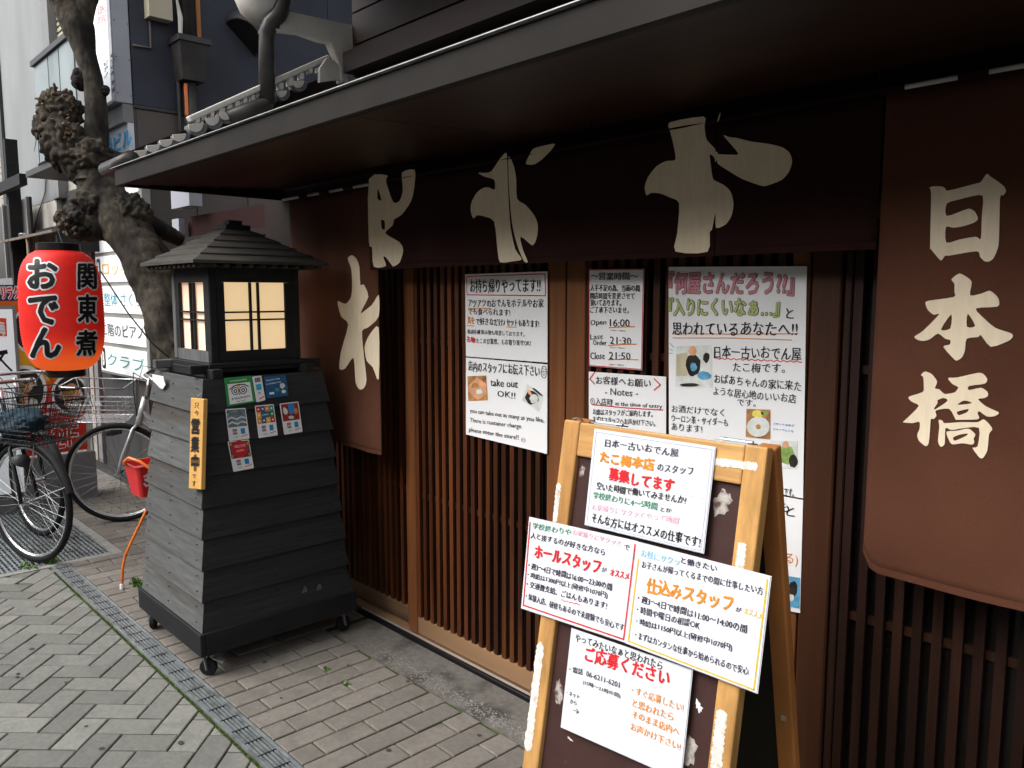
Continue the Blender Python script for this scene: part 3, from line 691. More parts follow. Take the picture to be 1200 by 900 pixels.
cK = [Z(1050, 425, 7.5, [(235, 105), (270, 75), (330, 95), (382, 160), (362, 215), (370, 225), (400, 230), (450, 270), (530, 258), (550, 245), (570, 210), (515, 180), (480, 130), (560, 125), (740, 85), (790, 95), (825, 140), (800, 180), (665, 200), (665, 235), (770, 215), (825, 250), (830, 285), (800, 305), (745, 315), (810, 375), (915, 425), (920, 445), (880, 465), (820, 465), (755, 420), (740, 440), (755, 475), (730, 492), (570, 495), (545, 490), (490, 400), (370, 415), (375, 460), (350, 490), (325, 490), (318, 560), (305, 700), (275, 728), (215, 680), (200, 630), (222, 575), (220, 515), (160, 528), (75, 522), (80, 510), (130, 465), (215, 375), (150, 340), (122, 298), (250, 255), (260, 200), (255, 125)]),
      Z(1050, 425, 7.5, [(440, 305), (475, 330), (365, 405), (355, 395), (385, 350), (385, 325)]), Z(1050, 425, 7.5, [(565, 365), (610, 330), (650, 330), (690, 350)]), Z(1050, 425, 7.5, [(560, 425), (660, 400), (645, 430), (575, 455)])]
cK2 = [Z(1050, 425, 7.5, [(395, 497), (430, 505), (450, 525), (600, 515), (740, 515), (790, 490), (830, 520), (868, 575), (840, 620), (825, 760), (790, 825), (765, 830), (740, 805), (695, 740), (740, 725), (752, 565), (600, 570), (540, 582), (500, 582), (455, 570), (450, 700), (425, 730), (405, 725), (388, 680), (400, 560)])]
cK3 = [Z(1050, 425, 7.5, [(465, 600), (560, 590), (660, 572), (720, 620), (705, 660), (712, 690), (690, 712), (610, 700), (520, 710), (490, 680)]), Z(1050, 425, 7.5, [(525, 650), (580, 625), (650, 615), (640, 635), (540, 678)])]
XR = onY(1024, 400, NY).x; XL = onY(335, 230, NY).x
zt = 1.5+.243*NY
g1, g2, g3, g4 = [onY(u, 250, NY).x for u in (432, 519, 690, 838)]
g2b = onY(594.5, 250, NY).x
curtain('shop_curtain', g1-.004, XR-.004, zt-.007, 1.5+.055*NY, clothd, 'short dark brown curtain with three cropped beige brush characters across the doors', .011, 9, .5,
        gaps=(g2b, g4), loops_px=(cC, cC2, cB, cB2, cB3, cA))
p1 = onY(445, 400, 1.872).x
def ctr(l, dy=0): return l
curtain('shop_curtain', onY(338, 300, 1.862).x, p1, zt-.007, onY(443, 532, 1.872).z, cloth, 'long brown curtain hanging left of the doors behind the lantern stand', .005, 14, 1.1, y=1.872, loops_px=(cU, cU2))
zb = onY(1030, 668, NY).z
curtain('shop_curtain', XR, XR+1.15, zt-.007, zb-.008, cloth, 'long brown curtain on the right reading the name of a bridge in beige', .010, 6.5, 2.2, corner=.045, gaps=(XR+.93,), loops_px=(cN, cH, cK, cK2, cK3))
rod = thing('curtain_rod', 'thin pale rod carrying the row of shop curtains under the awning', 'curtain rod', ((XL+XR)/2, NY+.012, zt))
obj('rod', MB().tube([(XL-.05, NY+.009, zt), (1.2, NY+.009, zt)], .0065, 10), M('pale_rod', (.72, .70, .66), .4, .05, 5), rod, smooth=True)
for x in (XL+.3, g2, g3, XR-.02, .6): obj('hanger', MB().tube([(x, NY+.009, zt+.007), (x, NY+.009, 2.05)], .003, 6), blackmetal, rod)
# sleeves: the cloth loops that leave parts of the rod bare
slv = MB()
for u0, u1 in ((350, 358), (374, 384), (402, 412), (432, 1060), (1114, 1158)):
    a = onY(u0, 230, NY).x; b = onY(u1, 200 if u1 < 900 else 90, NY).x
    slv.tube([(a, NY+.009, zt), (b, NY+.009, zt)], .0105, 10)
slv.tube([(onY(1210, 75, NY).x, NY+.009, zt), (1.1, NY+.009, zt)], .0105, 10)
obj('sleeve', slv, clothd, rod, smooth=True)

# ================================================================== POSTERS ON THE DOORS
PW = Frame((0, 1.9895, 0), (1, 0, 0), (0, 0, 1))
PG = 'hand lettered notices taped on the sliding doors'
o = sheet_obj('paper_sign', PW, [(545, 321.5), (641.5, 318), (641.5, 425), (546, 417.5)], .0008, paper, 'white handwritten notice with a red boxed heading on the left door', 'notice', PG)
S = Sheet(PW)
S.rib([(547, 324), (639, 321), (639.5, 346.5), (547.5, 345.5)], 1.1, redink, True)
S.line('お持ち帰りやってます!!', (551, 343), (633, 343), 16, off=.012)
S.line('アツアツのおでんをホテルやお家', (549, 360), (637, 360.5), 9.5, off=.01)
S.rib([(549, 361.5), (575, 361.5)], .9, orink)
S.line('でも食べられます!', (549, 369), (598, 370), 8, off=.01)
S.line('具を', (548, 380), (556, 380.5), 8.5, orink, off=.02)
S.line('で好きなだけ♪', (558, 381), (592, 382), 8.5, off=.005)
S.line('セットもあります!', (594, 382), (632, 383.5), 8, off=.005); S.rib([(594, 383), (605, 383.5)], 1, orink); S.rib([(548, 381.5), (556, 382)], 1, orink)
S.line('梅酒各種 飲み物も用意しております。', (548, 391), (615, 394.5), 5.5, off=.008)
S.line('名物', (547, 401), (557, 402.5), 7, redink, off=.02)
S.line('たこの甘露煮、もお取り寄せOK!', (558.5, 402.5), (622, 405.5), 6.5, off=.008)
S.done(o)
o = sheet_obj('paper_sign', PW, [(546, 419), (641.5, 427), (641, 532), (546, 509)], .0008, paper, 'white take out notice with two small food photos on the left door', 'notice', PG)
S = Sheet(PW)
S.line('店内のスタッフにお伝え下さい☺', (549, 436), (641, 443.5), 13, off=.012)
S.line('take out', (575, 452), (607, 454.5), 8.5, off=.0)
S.line('OK!!', (583, 464.5), (604, 467), 7, off=.0)
for i, (tx, q) in enumerate((('you can take out as many as you like.', (551, 485, 638, 497)), ('There is container charge.', (551, 496, 612, 504)), ('please enter the store!!', (550, 507, 608, 517)))):
    S.line(tx, (q[0], q[1]), (q[2], q[3]), 6.5, off=.008)
S.line('☺', (611, 517.5), (616, 518.5), 5)
S.quad([(548, 441), (570, 440), (572, 469), (549, 470)], foodb); S.quad([(559, 442), (570.5, 450), (570, 462), (560, 469), (549.5, 459), (549, 452)], foodp, .0002); S.blob((557, 452), 4, 3, foodb, .0004); S.blob((562, 459), 4, 3, foodw, .0004); S.blob((563, 449), 3, 2, foodp, .0005)
S.quad([(618, 450), (637, 463), (632, 483), (612, 469)], foodw); S.blob((624, 466), 8, 8, foodd, .0002); S.blob((626, 467), 5, 5.5, foodw, .0004); S.blob((621, 460), 5, 1.6, foodp, .0005, rot=1.); S.blob((630, 459), 8, 1.3, foodd, .0005, rot=.65)
S.done(o)
o = sheet_obj('paper_sign', PW, [(690, 315.5), (755, 315), (752.5, 434), (690, 429)], .0008, paper, 'red bordered opening hours notice on the middle door', 'notice', PG)
S = Sheet(PW)
S.rib([(690.6, 316.3), (754.3, 315.8), (751.9, 432.9), (690.6, 428.2)], 1.0, redink, True)
S.line('〜営業時間〜', (693, 328), (748, 328), 8.5, off=.005)
for tx, q in (('人手不足の為、当面の間', (692, 341, 750, 342)), ('開店時間を変更させて', (692, 350.5, 744, 350.5)), ('頂いております。', (692, 358.5, 728, 359)), ('ご了承下さいませ。', (692, 367, 737, 367))): S.line(tx, q[:2], q[2:], 7.5, off=.006)
S.line('Open', (692, 383), (710.5, 382), 8, off=.01); S.line('16:00', (715, 382.5), (738, 382.5), 8.5, off=.015); S.rib([(714, 384), (732, 383), (744, 382.8)], 1.1, orink)
S.line('Last', (692, 398), (706.5, 397), 6, off=.01); S.line('Order', (695, 404.5), (711, 404.5), 6, off=.01); S.line('21:30', (715, 403), (740, 404), 8.5, off=.015); S.rib([(713, 404.8), (731, 403.5), (746, 403.3)], 1.1, orink)
S.line('Close', (692, 421), (709, 420.5), 8, off=.01); S.line('21:50', (714, 421), (739, 421.5), 8.5, off=.015); S.rib([(713, 421.5), (730, 421), (748, 421.6)], 1.1, orink)
for a, b in ((388, 716), (408, 715), (428, 714)): S.line('(1pm〜10pm)', (b, a), (b+17, a+1), 2, off=.005)
S.done(o)
o = sheet_obj('paper_sign', PW, [(690, 435.5), (780.5, 441.5), (780.5, 512), (690, 500)], .0008, paper, 'white notes for guests with red brackets, just above the sandwich board', 'notice', PG)
S = Sheet(PW)
S.rib([(697, 436.5), (691.5, 444), (697, 450)], 1.5, redink); S.rib([(767, 444), (774, 451), (767, 457)], 1.5, redink)
S.line('お客様へお願い', (698.5, 450), (763, 454), 9.5, off=.012)
S.line('- Notes -', (709, 463), (748, 464.5), 8, off=.015)
S.line('①入店時', (692, 474), (718, 475.5), 8.5, off=.01); S.line('at the time of entry', (721, 476.5), (776, 480), 6, off=.006); S.rib([(694, 474), (735, 478), (777, 480.5)], 1.1, redink)
S.line('お席はスタッフがご案内します。', (695, 486), (765, 489), 7, off=.006)
S.line('まずはスタッフへお声かけ下さい。', (695, 494.5), (768, 500), 7, off=.006)
S.done(o)
o = sheet_obj('paper_sign', PW, [(783.5, 312.8), (945.5, 312), (941, 584), (784, 556)], .0008, paper, 'tall white poster with pink and green bubble lettering and photos, beside the wooden post', 'poster', PG)
S = Sheet(PW)
def outl(tx, p, q, h, m2):
    S.under(tx, p, q, h, M('outline_brown', (.10, .05, .05), .5), 1.15); S.h += .0006; S.line(tx, p, q, h, m2, off=.022, wob=.02); S.h -= .0006
outl('『何屋さんだろう??』', (784, 344), (930, 346), 25, M('dusty_pink_ink', (.62, .25, .29), .5, .1, 30)); outl('『入りにくいなぁ…』', (784, 370), (913, 371), 20, M('pale_lime_ink', (.48, .58, .22), .5, .1, 30))
S.line('と', (921, 373), (930, 373), 12, off=.0)
S.line('思われているあなたへ!!', (788, 392.5), (934, 394), 14.5, off=.012); S.rib([(790, 391), (860, 391.5), (935, 391)], .9, orink); S.rib([(789, 396), (855, 396), (928, 398.5)], .9, orink)
S.line('日本一古いおでん屋', (837, 420), (939, 422), 14.5, off=.01); S.rib([(838, 420), (940, 424)], 1.0, redink, wave=14)
S.line('たこ梅です。', (859, 436), (920, 437), 11, off=.01)
S.line('おばあちゃんの家に来た', (837, 449), (939, 459), 11, off=.01)
S.line('ような居心地のいいお店', (836, 463), (933, 473), 10, off=.01)
S.line('です。', (864, 475), (886, 477), 8, off=.01)
for i, (tx, q) in enumerate((('お酒だけでなく', (787, 483, 849, 488)), ('ウーロン茶・サイダーも', (787, 494, 853, 500)), ('あります!', (787, 504, 823, 507)))): S.line(tx, q[:2], q[2:], 8.5, off=.01)
S.quad([(792, 406), (834, 404), (835, 454), (792, 453)], foodw); S.quad([(793, 415), (806, 413), (806, 440), (793, 441)], M('photo_cream', (.55, .48, .33), .4, .2, 20), .0002); S.blob((813, 428), 9, 13, foodd, .0003); S.blob((812, 411), 5, 5.5, foodp, .0005); S.blob((813, 430), 4, 5, foodc, .0005); S.blob((828, 419), 4, 6, foodd, .0004); S.blob((826, 440), 8, 5, foodc, .0004); S.blob((806, 444), 11, 3.5, foodw, .0005); S.blob((808, 451), 12, 2, foodd, .0006)
S.rib([(785, 409), (788.5, 411)], 1, cyanink); S.rib([(784.5, 414), (788, 414)], 1, cyanink); S.rib([(785, 402), (790, 407)], 1, cyanink)
S.quad([(875, 479), (903, 480), (903, 515), (874, 512)], foodb); S.blob((889, 500), 13.5, 12, foodw, .0002, jit=.03); S.blob((888, 485), 7, 4, M('photo_lemon', (.75, .65, .15), .4, .3, 20), .0004); S.blob((896, 484), 4, 3, foodg, .0004); S.blob((889, 500), 3, 3, foodb, .0005)
S.line('デザートのゆず', (906, 498), (931, 500), 3, jacbl, off=0); S.line('シャーベットも', (906, 504), (930, 507), 3, jacbl, off=0)
S.quad([(903, 516), (935, 517), (934, 549), (915, 549)], foodw); S.blob((922, 533), 9, 11, foodg, .0002); S.blob((930, 540), 5, 8, foodd, .0003); S.blob((921, 521), 4, 4, foodp, .0004)
S.line('です。', (919, 581), (930.5, 583), 10, off=.01)
S.done(o)
o = sheet_obj('paper_sign', PW, [(784, 557), (941, 586), (937.5, 718.5), (784, 690)], .0008, paper, 'lower white poster sheet mostly hidden behind the leg of the sandwich board', 'poster', PG)
S = Sheet(PW)
S.line('お酒を飲まなくても', (790, 585), (925, 600), 12, off=.01); S.line('と', (921, 604), (931, 605), 12, off=.01)
S.line('(えらべる)', (880, 655), (935, 664), 14, orink, off=.0)
S.quad([(905, 672), (938, 677), (937, 713), (905, 707)], foodc); S.blob((930, 690), 5, 9, foodd, .0003); S.blob((927, 700), 4, 4, foodw, .0004)
S.done(o)

# ================================================================== SANDWICH BOARD
BO = Vector((-1.217, 1.103, 0)); BPH, BTA, BW, BL = .058, .179, .492, 1.2356
bs = Vector((math.cos(BPH), math.sin(BPH), 0)); bn = Vector((-math.sin(BPH), math.cos(BPH), 0)); bt = Vector((0, 0, math.cos(BTA)))+bn*math.sin(BTA)
BF = Frame(BO, bs, bt)
ab = thing('sandwich_board', 'pine framed brown sandwich board covered with handwritten staff recruitment sheets', 'sandwich board', BO+bs*BW/2+bn*.25)
FR = .045
for nm, a0, b0, a1, b1, m in (('frame_post', 0, 0, FR, BL, pine), ('frame_post', BW-FR, 0, BW, BL, pine), ('frame_rail', FR+.0005, BL-.078, BW-FR-.0005, BL-.002, pineh), ('frame_rail', FR+.0005, .12, BW-FR-.0005, .17, pineh)):
    bevel(obj(nm, MB().fbox(BF, a0, b0, a1, b1, -.026, 0.004 if nm == 'frame_post' else .003), m, ab), .004, 2)
obj('panel', MB().fbox(BF, FR-.004, .165, BW-FR+.004, BL-.075, -.018, -.009), boardm, ab)
TOPP = BF.pt(0, BL, -.026)
# the rear half leans the other way
bt2 = Vector((0, 0, math.cos(.21)))-bn*math.sin(.21)
topb = BF.pt(0, BL, -.030); RB = Frame(topb-bt2*(topb.z/bt2.z)*1.0, bs, bt2); RL = topb.z/bt2.z
for a0 in (0, BW-.04): bevel(obj('rear_leg', MB().fbox(RB, a0, 0, a0+.04, RL-.002, -.026, 0), legwood, ab), .004, 2)
for b0 in (.36, .9): bevel(obj('rear_rail', MB().fbox(RB, .0405, b0, BW-.0405, b0+.04, -.022, -.004), legwood, ab), .003, 1)
obj('rear_panel', MB().fbox(RB, .04, .41, BW-.04, RL-.06, -.010, -.005), M('rear_panel_dark', (.02, .014, .012), .6, .2, 8), ab)
obj('screw', MB().fbox(RB, BW-.024, RL*.5, BW-.014, RL*.5+.01, -.001, .003), brightm, ab)
for a0 in (.07, BW-.115):
    h = obj('hinge', MB().fbox(BF, a0, BL+.0002, a0+.07, BL+.003, -.050, -.004), steel, ab); obj('pin', MB().tube([BF.pt(a0, BL+.004, -.028), BF.pt(a0+.07, BL+.004, -.028)], .004, 8), steel, h)
ring = [BF.pt(.02+.012*math.cos(t), BL+.004+.002*math.sin(t*2), -.02+.012*math.sin(t)) for t in [i*math.pi/6 for i in range(12)]]
obj('wire_loop', MB().tube(ring, .0016, 6, True), steel, ab)
# white filler that patches the frame and torn tape marks on the panel
def patch(name, F, c, ra, rb, h, mat, parent, n=22, seed=0, rough=.35):
    r = random.Random(seed); m = MB(); k = 0
    ph = [r.uniform(0, 6.28) for _ in range(3)]
    def rr(t): return 1+rough*(.5*math.sin(2*t+ph[0])+.3*math.sin(5*t+ph[1])+.25*math.sin(9*t+ph[2]))
    for s_, hh in ((1, 0.0001), (.9, h*.7), (.6, h)):
        for i in range(n):
            t = 2*math.pi*i/n; q = rr(t)*s_*(1+.12*r.uniform(-1, 1)); m.v.append(F.pt(c[0]+ra*q*math.cos(t), c[1]+rb*q*math.sin(t), hh*(1+r.uniform(-.3, .3))))
    m.v.append(F.pt(c[0], c[1], h))
    for l in range(2):
        for i in range(n): j = (i+1) % n; m.f.append([l*n+i, l*n+j, (l+1)*n+j, (l+1)*n+i])
    for i in range(n): m.f.append([2*n+i, 2*n+(i+1) % n, 3*n])
    return obj(name, m, mat, parent)
class Off(Frame):
    def __init__(s, F, h): Frame.__init__(s, F.pt(0, 0, h), F.s, F.t)
BFo = Off(BF, .0042); BFp = Off(BF, -.0088)
def strip(pts, w0, seed):                                     # ragged strip of filler along a post
    r = random.Random(seed); m = MB(); N = 40; a0, b0 = BFo.ab(*pts[0]); a1, b1 = BFo.ab(*pts[1])
    d = Vector((a1-a0, b1-b0)).normalized(); nn = Vector((-d.y, d.x))
    for i in range(N+1):
        t = i/N; e = min(1, 22*t+.25, 22*(1-t)+.25); c = Vector((a0+(a1-a0)*t, b0+(b1-b0)*t)); wl_ = w0*.55*e*(1+r.uniform(-.30, .02)); wr = w0*.55*e*(1+r.uniform(-.30, .02))
        p = c-nn*wl_; q = c+nn*wr; m.v += [BFo.pt(p.x, p.y, 0), BFo.pt(*(p*.7+q*.3), .0005+r.uniform(-.00008, .00008)), BFo.pt(*(p*.3+q*.7), .0005+r.uniform(-.00008, .00008)), BFo.pt(q.x, q.y, 0)]
    for i in range(N):
        for k in range(3): m.f.append([4*i+k, 4*i+k+1, 4*i+k+5, 4*i+k+4])
    o = obj('filler_patch', m, plasterchip, ab); return o
strip([(655, 566), (650, 612)], .014, 3); strip([(634, 752), (618, 880)], .023, 4); strip([(870, 636), (866, 668)], .018, 5); strip([(846, 832), (838, 905)], .024, 6); strip([(836, 541), (888, 547)], .016, 8)
for c, ra, rb, sd in (((682, 553), .007, .015, 1), ((846, 589), .019, .023, 2), ((655, 811), .013, .022, 5), ((807, 880), .018, .024, 6)):
    patch('torn_tape', BFp, BFp.ab(*c), ra, rb, .0012, M('tape_residue', (.42, .38, .34), .8, .3, 90, .5, stain=((.12, .07, .06), 45, .5, .62)), ab, seed=sd)
patch('torn_tape', BFp, BFp.ab(819, 828), .006, .010, .001, whitepaint, ab, seed=9, rough=.8); patch('scratch', BFp, BFp.ab(668, 866), .006, .0025, .0006, plasterchip, ab, seed=11, rough=1.)
AG = 'recruitment sheets taped on the sandwich board'
def bsheet(h, corners, label):
    F = Off(BF, h); o = sheet_obj('paper_sign', F, corners, .0012, lampap, label, 'notice', AG)
    cx = sum(c[0] for c in corners)/4; cy = sum(c[1] for c in corners)/4
    P = [F.ab(*c) for c in corners]; m = MB(); g = .0028
    C_ = Vector((sum(p[0] for p in P)/4, sum(p[1] for p in P)/4)); Q = [Vector(p)+(Vector(p)-C_).normalized()*g for p in P]
    m.add([F.pt(q.x, q.y, -.0013) for q in Q]+[F.pt(q.x, q.y, -.0018) for q in Q], [[0, 3, 2, 1], [4, 5, 6, 7], [0, 1, 5, 4], [1, 2, 6, 5], [2, 3, 7, 6], [3, 0, 4, 7]]); obj('laminate_edge', m, film, o)
    return o, Sheet(F)
o, S = bsheet(.0085, [(697, 503), (837.5, 524.5), (823.5, 648), (685.5, 614.5)], 'topmost laminated sheet on the sandwich board with orange and red headings')
S.rib([(699, 506), (834.5, 526.5), (821, 645), (688, 612.5)], .8, M('lilac_line', (.55, .52, .68), .5), True); S.rib([(695, 559), (827, 584.5)], .4, M('lilac_line', (.5, .5, .6), .5))
S.line('日本一古いおでん屋', (709, 523.5), (795, 535.5), 9.5, inkp, off=-.008)
S.line('たこ梅本店', (703, 541.5), (766, 551), 13, orink, off=.045); S.line('のスタッフ', (770, 552), (812, 556.5), 9.5, inkp, off=-.006)
S.line('募集してます', (713, 563), (789, 577), 15, redink, off=.035)
S.line('空いた時間で働いてみませんか?', (699, 573.5), (804, 591), 9, ink, off=-.006)
S.line('学校終わりに4〜5時間', (695, 584), (770, 598), 8.5, greenink, off=-.004); S.line('とか', (774, 599.5), (787, 601), 5.5, ink)
S.line('お家帰りにサクッとやって時間', (693, 597), (795, 614), 7.5, pinkink, off=.0)
S.line('そんな方にはオススメの仕事です!', (693, 612), (820, 642), 12, ink, off=.014)
S.done(o)
o, S = bsheet(.0115, [(620.5, 606.5), (746.5, 635), (733.5, 753), (611, 712.5)], 'laminated sheet with a red marker border on the left of the sandwich board')
S.rib([(621.5, 612), (613.5, 709), (731, 749), (744.5, 638)], 1.6, redink)
S.line('学校終わりや', (624, 619.5), (669, 627.5), 7.5, greenink, off=-.004); S.line('お家帰りにサクッと', (671, 626.5), (728, 640), 7, pinkink, off=.0); S.line('で', (731, 643.5), (738, 645), 6, inkp)
S.line('人と接するのが好きな方なら', (622, 630.5), (709, 651), 7.5, inkp, off=-.004)
S.line('ホールスタッフ', (626, 653.5), (703, 672.5), 16, redink, off=.032); S.line('が', (705, 669.5), (711, 671), 6, inkp); S.line('オススメ', (715, 674), (737, 679), 8, redink, off=.03)
for tx, q in (('・週3〜4日で時間は16:00〜23:00の間', (619, 666, 717, 692)), ('・時給は1300円以上(研修中1070円)', (618, 677, 712, 702)), ('・交通費支給、ごはんもあります!', (617, 687.5, 711, 714)), ('・体験入店、研修もあるので未経験でも安心です', (616, 702, 731, 740))): S.line(tx, q[:2], q[2:], 8, inkp, off=-.004)
S.rib([(658, 703), (680, 708.5)], .8, redink, wave=4)
S.done(o)
o, S = bsheet(.0145, [(746.5, 635.5), (902.5, 676), (886.5, 812), (733.5, 753.5)], 'laminated sheet with an orange marker border on the right of the sandwich board')
S.rib([(748.5, 655), (736.5, 751), (883.5, 808), (899.5, 679)], 1.6, yelink)
S.line('お昼にサクッ', (751, 652), (796, 663), 8.5, cyanink, off=.01); S.line('と働きたい', (798, 660), (840, 670), 8, inkp, off=-.004)
S.line('お子さんが帰ってくるまでの間に仕事したい方', (752, 665), (894, 697), 8.5, inkp, off=-.004)
S.line('仕込みスタッフ', (757, 694), (858, 716.5), 18, orink, off=.03); S.line('が', (862, 716), (869, 718), 6, inkp); S.line('オススメ', (872, 719), (893, 725.5), 8, yelink, off=.015)
for tx, q in (('・週3〜4日で時間は11:00〜14:00の間', (747, 705, 875, 742)), ('・時間や曜日の相談OK', (746, 718, 820, 738)), ('・時給は1150円以上(研修中1070円)', (745, 732, 858, 764)), ('・まずはカンタンな仕事から始められるので安心', (744, 748, 877, 792))): S.line(tx, q[:2], q[2:], 9, inkp, off=-.004)
S.done(o)
o, S = bsheet(.0055, [(670, 737), (810.5, 785.5), (797, 914), (657.5, 852)], 'lowest laminated sheet on the sandwich board with a red heading and a phone number')
S.line('やってみたいなぁと思われたら', (674, 751), (776, 785), 9.5, ink, off=.012)
S.line('ご応募ください', (685, 774), (784, 804), 18, redink, off=.025)
S.line('・電話', (667, 787), (683, 791), 7.5, inkp, off=-.004); S.line('06-6211-6201', (687, 792), (726, 806), 6.5, inkp, off=-.006); S.line('(15時〜21時の間)', (683, 802), (727, 819), 6, inkp, off=-.006)
for tx, q in (('・ネット', (664, 814, 679, 819)), ('から', (668, 824, 676, 827)), ('→', (671, 834, 679, 837))): S.line(tx, q[:2], q[2:], 5.5, inkp, off=-.004)
S.line('・すぐ応募したい!', (740, 813), (801, 834), 10, orink, off=.008)
for tx, q in (('と思われたら', (741, 828, 789, 845)), ('そのまま店内へ', (741, 841, 796, 862)), ('お声かけ下さい!', (739, 855, 797, 880))): S.line(tx, q[:2], q[2:], 9.5, orink, off=-.004)
S.done(o)

# ================================================================== WOODEN LANTERN STAND
LC = Vector((-3.322, 1.488, 0))
ls = thing('lantern_stand', 'tall tapering wooden lantern stand on castors with glowing paper windows', 'lantern', LC)
def lb(name, a, b, mat, parent=ls, bv=.003):
    o = obj(name, MB().box(LC+Vector(a), LC+Vector(b)), mat, parent)
    if bv: bevel(o, bv, 1)
    return o
HB, ZB0, ZB1 = .350, .096, .189
for s in (-1, 1):
    lb('skirt_board', (-HB, s*HB-(.022 if s > 0 else 0), ZB0), (HB, s*HB+(.022 if s < 0 else 0), ZB1), charframe)
    lb('skirt_board', (s*HB-(.022 if s > 0 else 0), -HB+.0225, ZB0), (s*HB+(.022 if s < 0 else 0), HB-.0225, ZB1), charframe)
obj('base_floor', MB().box(LC+Vector((-HB+.023, -HB+.023, ZB0+.01)), LC+Vector((HB-.023, HB-.023, ZB0+.03))), black, ls)
HT, ZT_ = .268, 1.165
def half(z): return .333+(HT-.333)*(z-ZB1)/(ZT_-ZB1)
obj('inner_body', MB().hexa([LC+Vector((x*(half(ZB1)-.02), y*(half(ZB1)-.02), ZB1-.01)) for x, y in ((-1, -1), (1, -1), (1, 1), (-1, 1))]+[LC+Vector((x*(HT-.02), y*(HT-.02), ZT_)) for x, y in ((-1, -1), (1, -1), (1, 1), (-1, 1))]), black, ls)
NB = 8
for k in range(NB):
    z0 = ZB1-.004+(ZT_-ZB1)*k/NB; z1 = ZB1+(ZT_-ZB1)*(k+1)/NB+.006
    for side in range(4):
        h0 = half(z0)+.006; h1 = half(z1)-.008; th = .011; ex = random.uniform(-.002, .003); tl = random.uniform(-.0025, .0025)
        ca, sa = math.cos(side*math.pi/2), math.sin(side*math.pi/2)
        def q(a, b, z): return LC+Vector((a*ca-b*sa, a*sa+b*ca, z))
        # outward is -Y in the side's own frame; corners meet in a mitre
        P = [q(-h0-ex, -h0, z0+tl), q(h0+ex, -h0, z0-tl), q(h0-th, -h0+th, z0-tl), q(-h0+th, -h0+th, z0+tl), q(-h1-.001, -h1, z1), q(h1+.001, -h1, z1), q(h1-th, -h1+th, z1), q(-h1+th, -h1+th, z1)]
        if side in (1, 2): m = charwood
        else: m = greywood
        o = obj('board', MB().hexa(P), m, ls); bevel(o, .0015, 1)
        if k == 0 and side == 0: o['label'] = 'weathered grey board'
        if k == 0 and side == 1: o['label'] = 'dark board'
nm_ = MB()
for k in range(NB):
    for zf in (.25, .75):
        z = ZB1+(ZT_-ZB1)*(k+zf)/NB; hh = half(z)+.0075
        for t_ in (-.82, -.05, .83):
            for side in range(4):
                ca, sa = math.cos(side*math.pi/2), math.sin(side*math.pi/2); a_ = hh*t_+random.uniform(-.006, .006)
                P = [(a_-.0016, -hh, z-.0016), (a_+.0016, -hh, z-.0016), (a_+.0016, -hh+.006, z-.0016), (a_-.0016, -hh+.006, z-.0016), (a_-.0016, -hh, z+.0016), (a_+.0016, -hh, z+.0016), (a_+.0016, -hh+.006, z+.0016), (a_-.0016, -hh+.006, z+.0016)]
                nm_.hexa([LC+Vector((x*ca-y*sa, x*sa+y*ca, zz)) for x, y, zz in P])
stuff(obj('nail_heads', nm_, black, ls))
# crossing deck beams
for s in (-1, 1):
    lb('deck_beam', (-.235, s*.20-.022, 1.168), (.262, s*.20+.022, 1.206), charframe)
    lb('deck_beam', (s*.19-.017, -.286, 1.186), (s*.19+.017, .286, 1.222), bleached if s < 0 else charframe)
lb('deck', (-.215, -.215, 1.2045), (.215, .215, 1.2255), charframe)
HH = .196; Z0, Z1 = 1.2265, 1.612
for sx in (-1, 1):
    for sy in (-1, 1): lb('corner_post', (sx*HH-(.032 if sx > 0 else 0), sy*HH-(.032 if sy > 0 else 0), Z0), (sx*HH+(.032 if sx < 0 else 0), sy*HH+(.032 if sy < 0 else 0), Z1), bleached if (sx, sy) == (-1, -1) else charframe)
for side in range(4):
    ca, sa = math.cos(side*math.pi/2), math.sin(side*math.pi/2)
    def R_(a0, b0, z0, a1, b1, z1):
        P = [(a0, b0, z0), (a1, b0, z0), (a1, b1, z0), (a0, b1, z0), (a0, b0, z1), (a1, b0, z1), (a1, b1, z1), (a0, b1, z1)]
        return MB().hexa([LC+Vector((a*ca-b*sa, a*sa+b*ca, z)) for a, b, z in P])
    wz0, wz1, wh = 1.272, 1.549, .132
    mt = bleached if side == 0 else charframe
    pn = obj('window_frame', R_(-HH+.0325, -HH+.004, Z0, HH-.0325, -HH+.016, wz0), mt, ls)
    obj('upper_panel', R_(-HH+.0325, -HH+.004, wz1, HH-.0325, -HH+.016, Z1), charframe, ls)
    for s in (-1, 1): obj('window_jamb', R_(min(s*wh, s*(HH-.0325)), -HH+.004, wz0+.0004, max(s*wh, s*(HH-.0325)), -HH+.016, wz1-.0004), charframe, pn)
    for x in (-.020, .014): obj('muntin', R_(x-.0045, -HH+.0065, wz0+.0005, x+.0045, -HH+.018, wz1-.0005), charframe, pn)
    for z in (1.396, 1.428): obj('muntin', R_(-wh+.0004, -HH+.008, z-.0035, wh-.0004, -HH+.0175, z+.0035), charframe, pn)
    obj('paper_window', R_(-wh-.002, -HH+.021, wz0-.002, wh+.002, -HH+.0225, wz1+.002), lampaper2 if side == 0 else lampaper, ls)
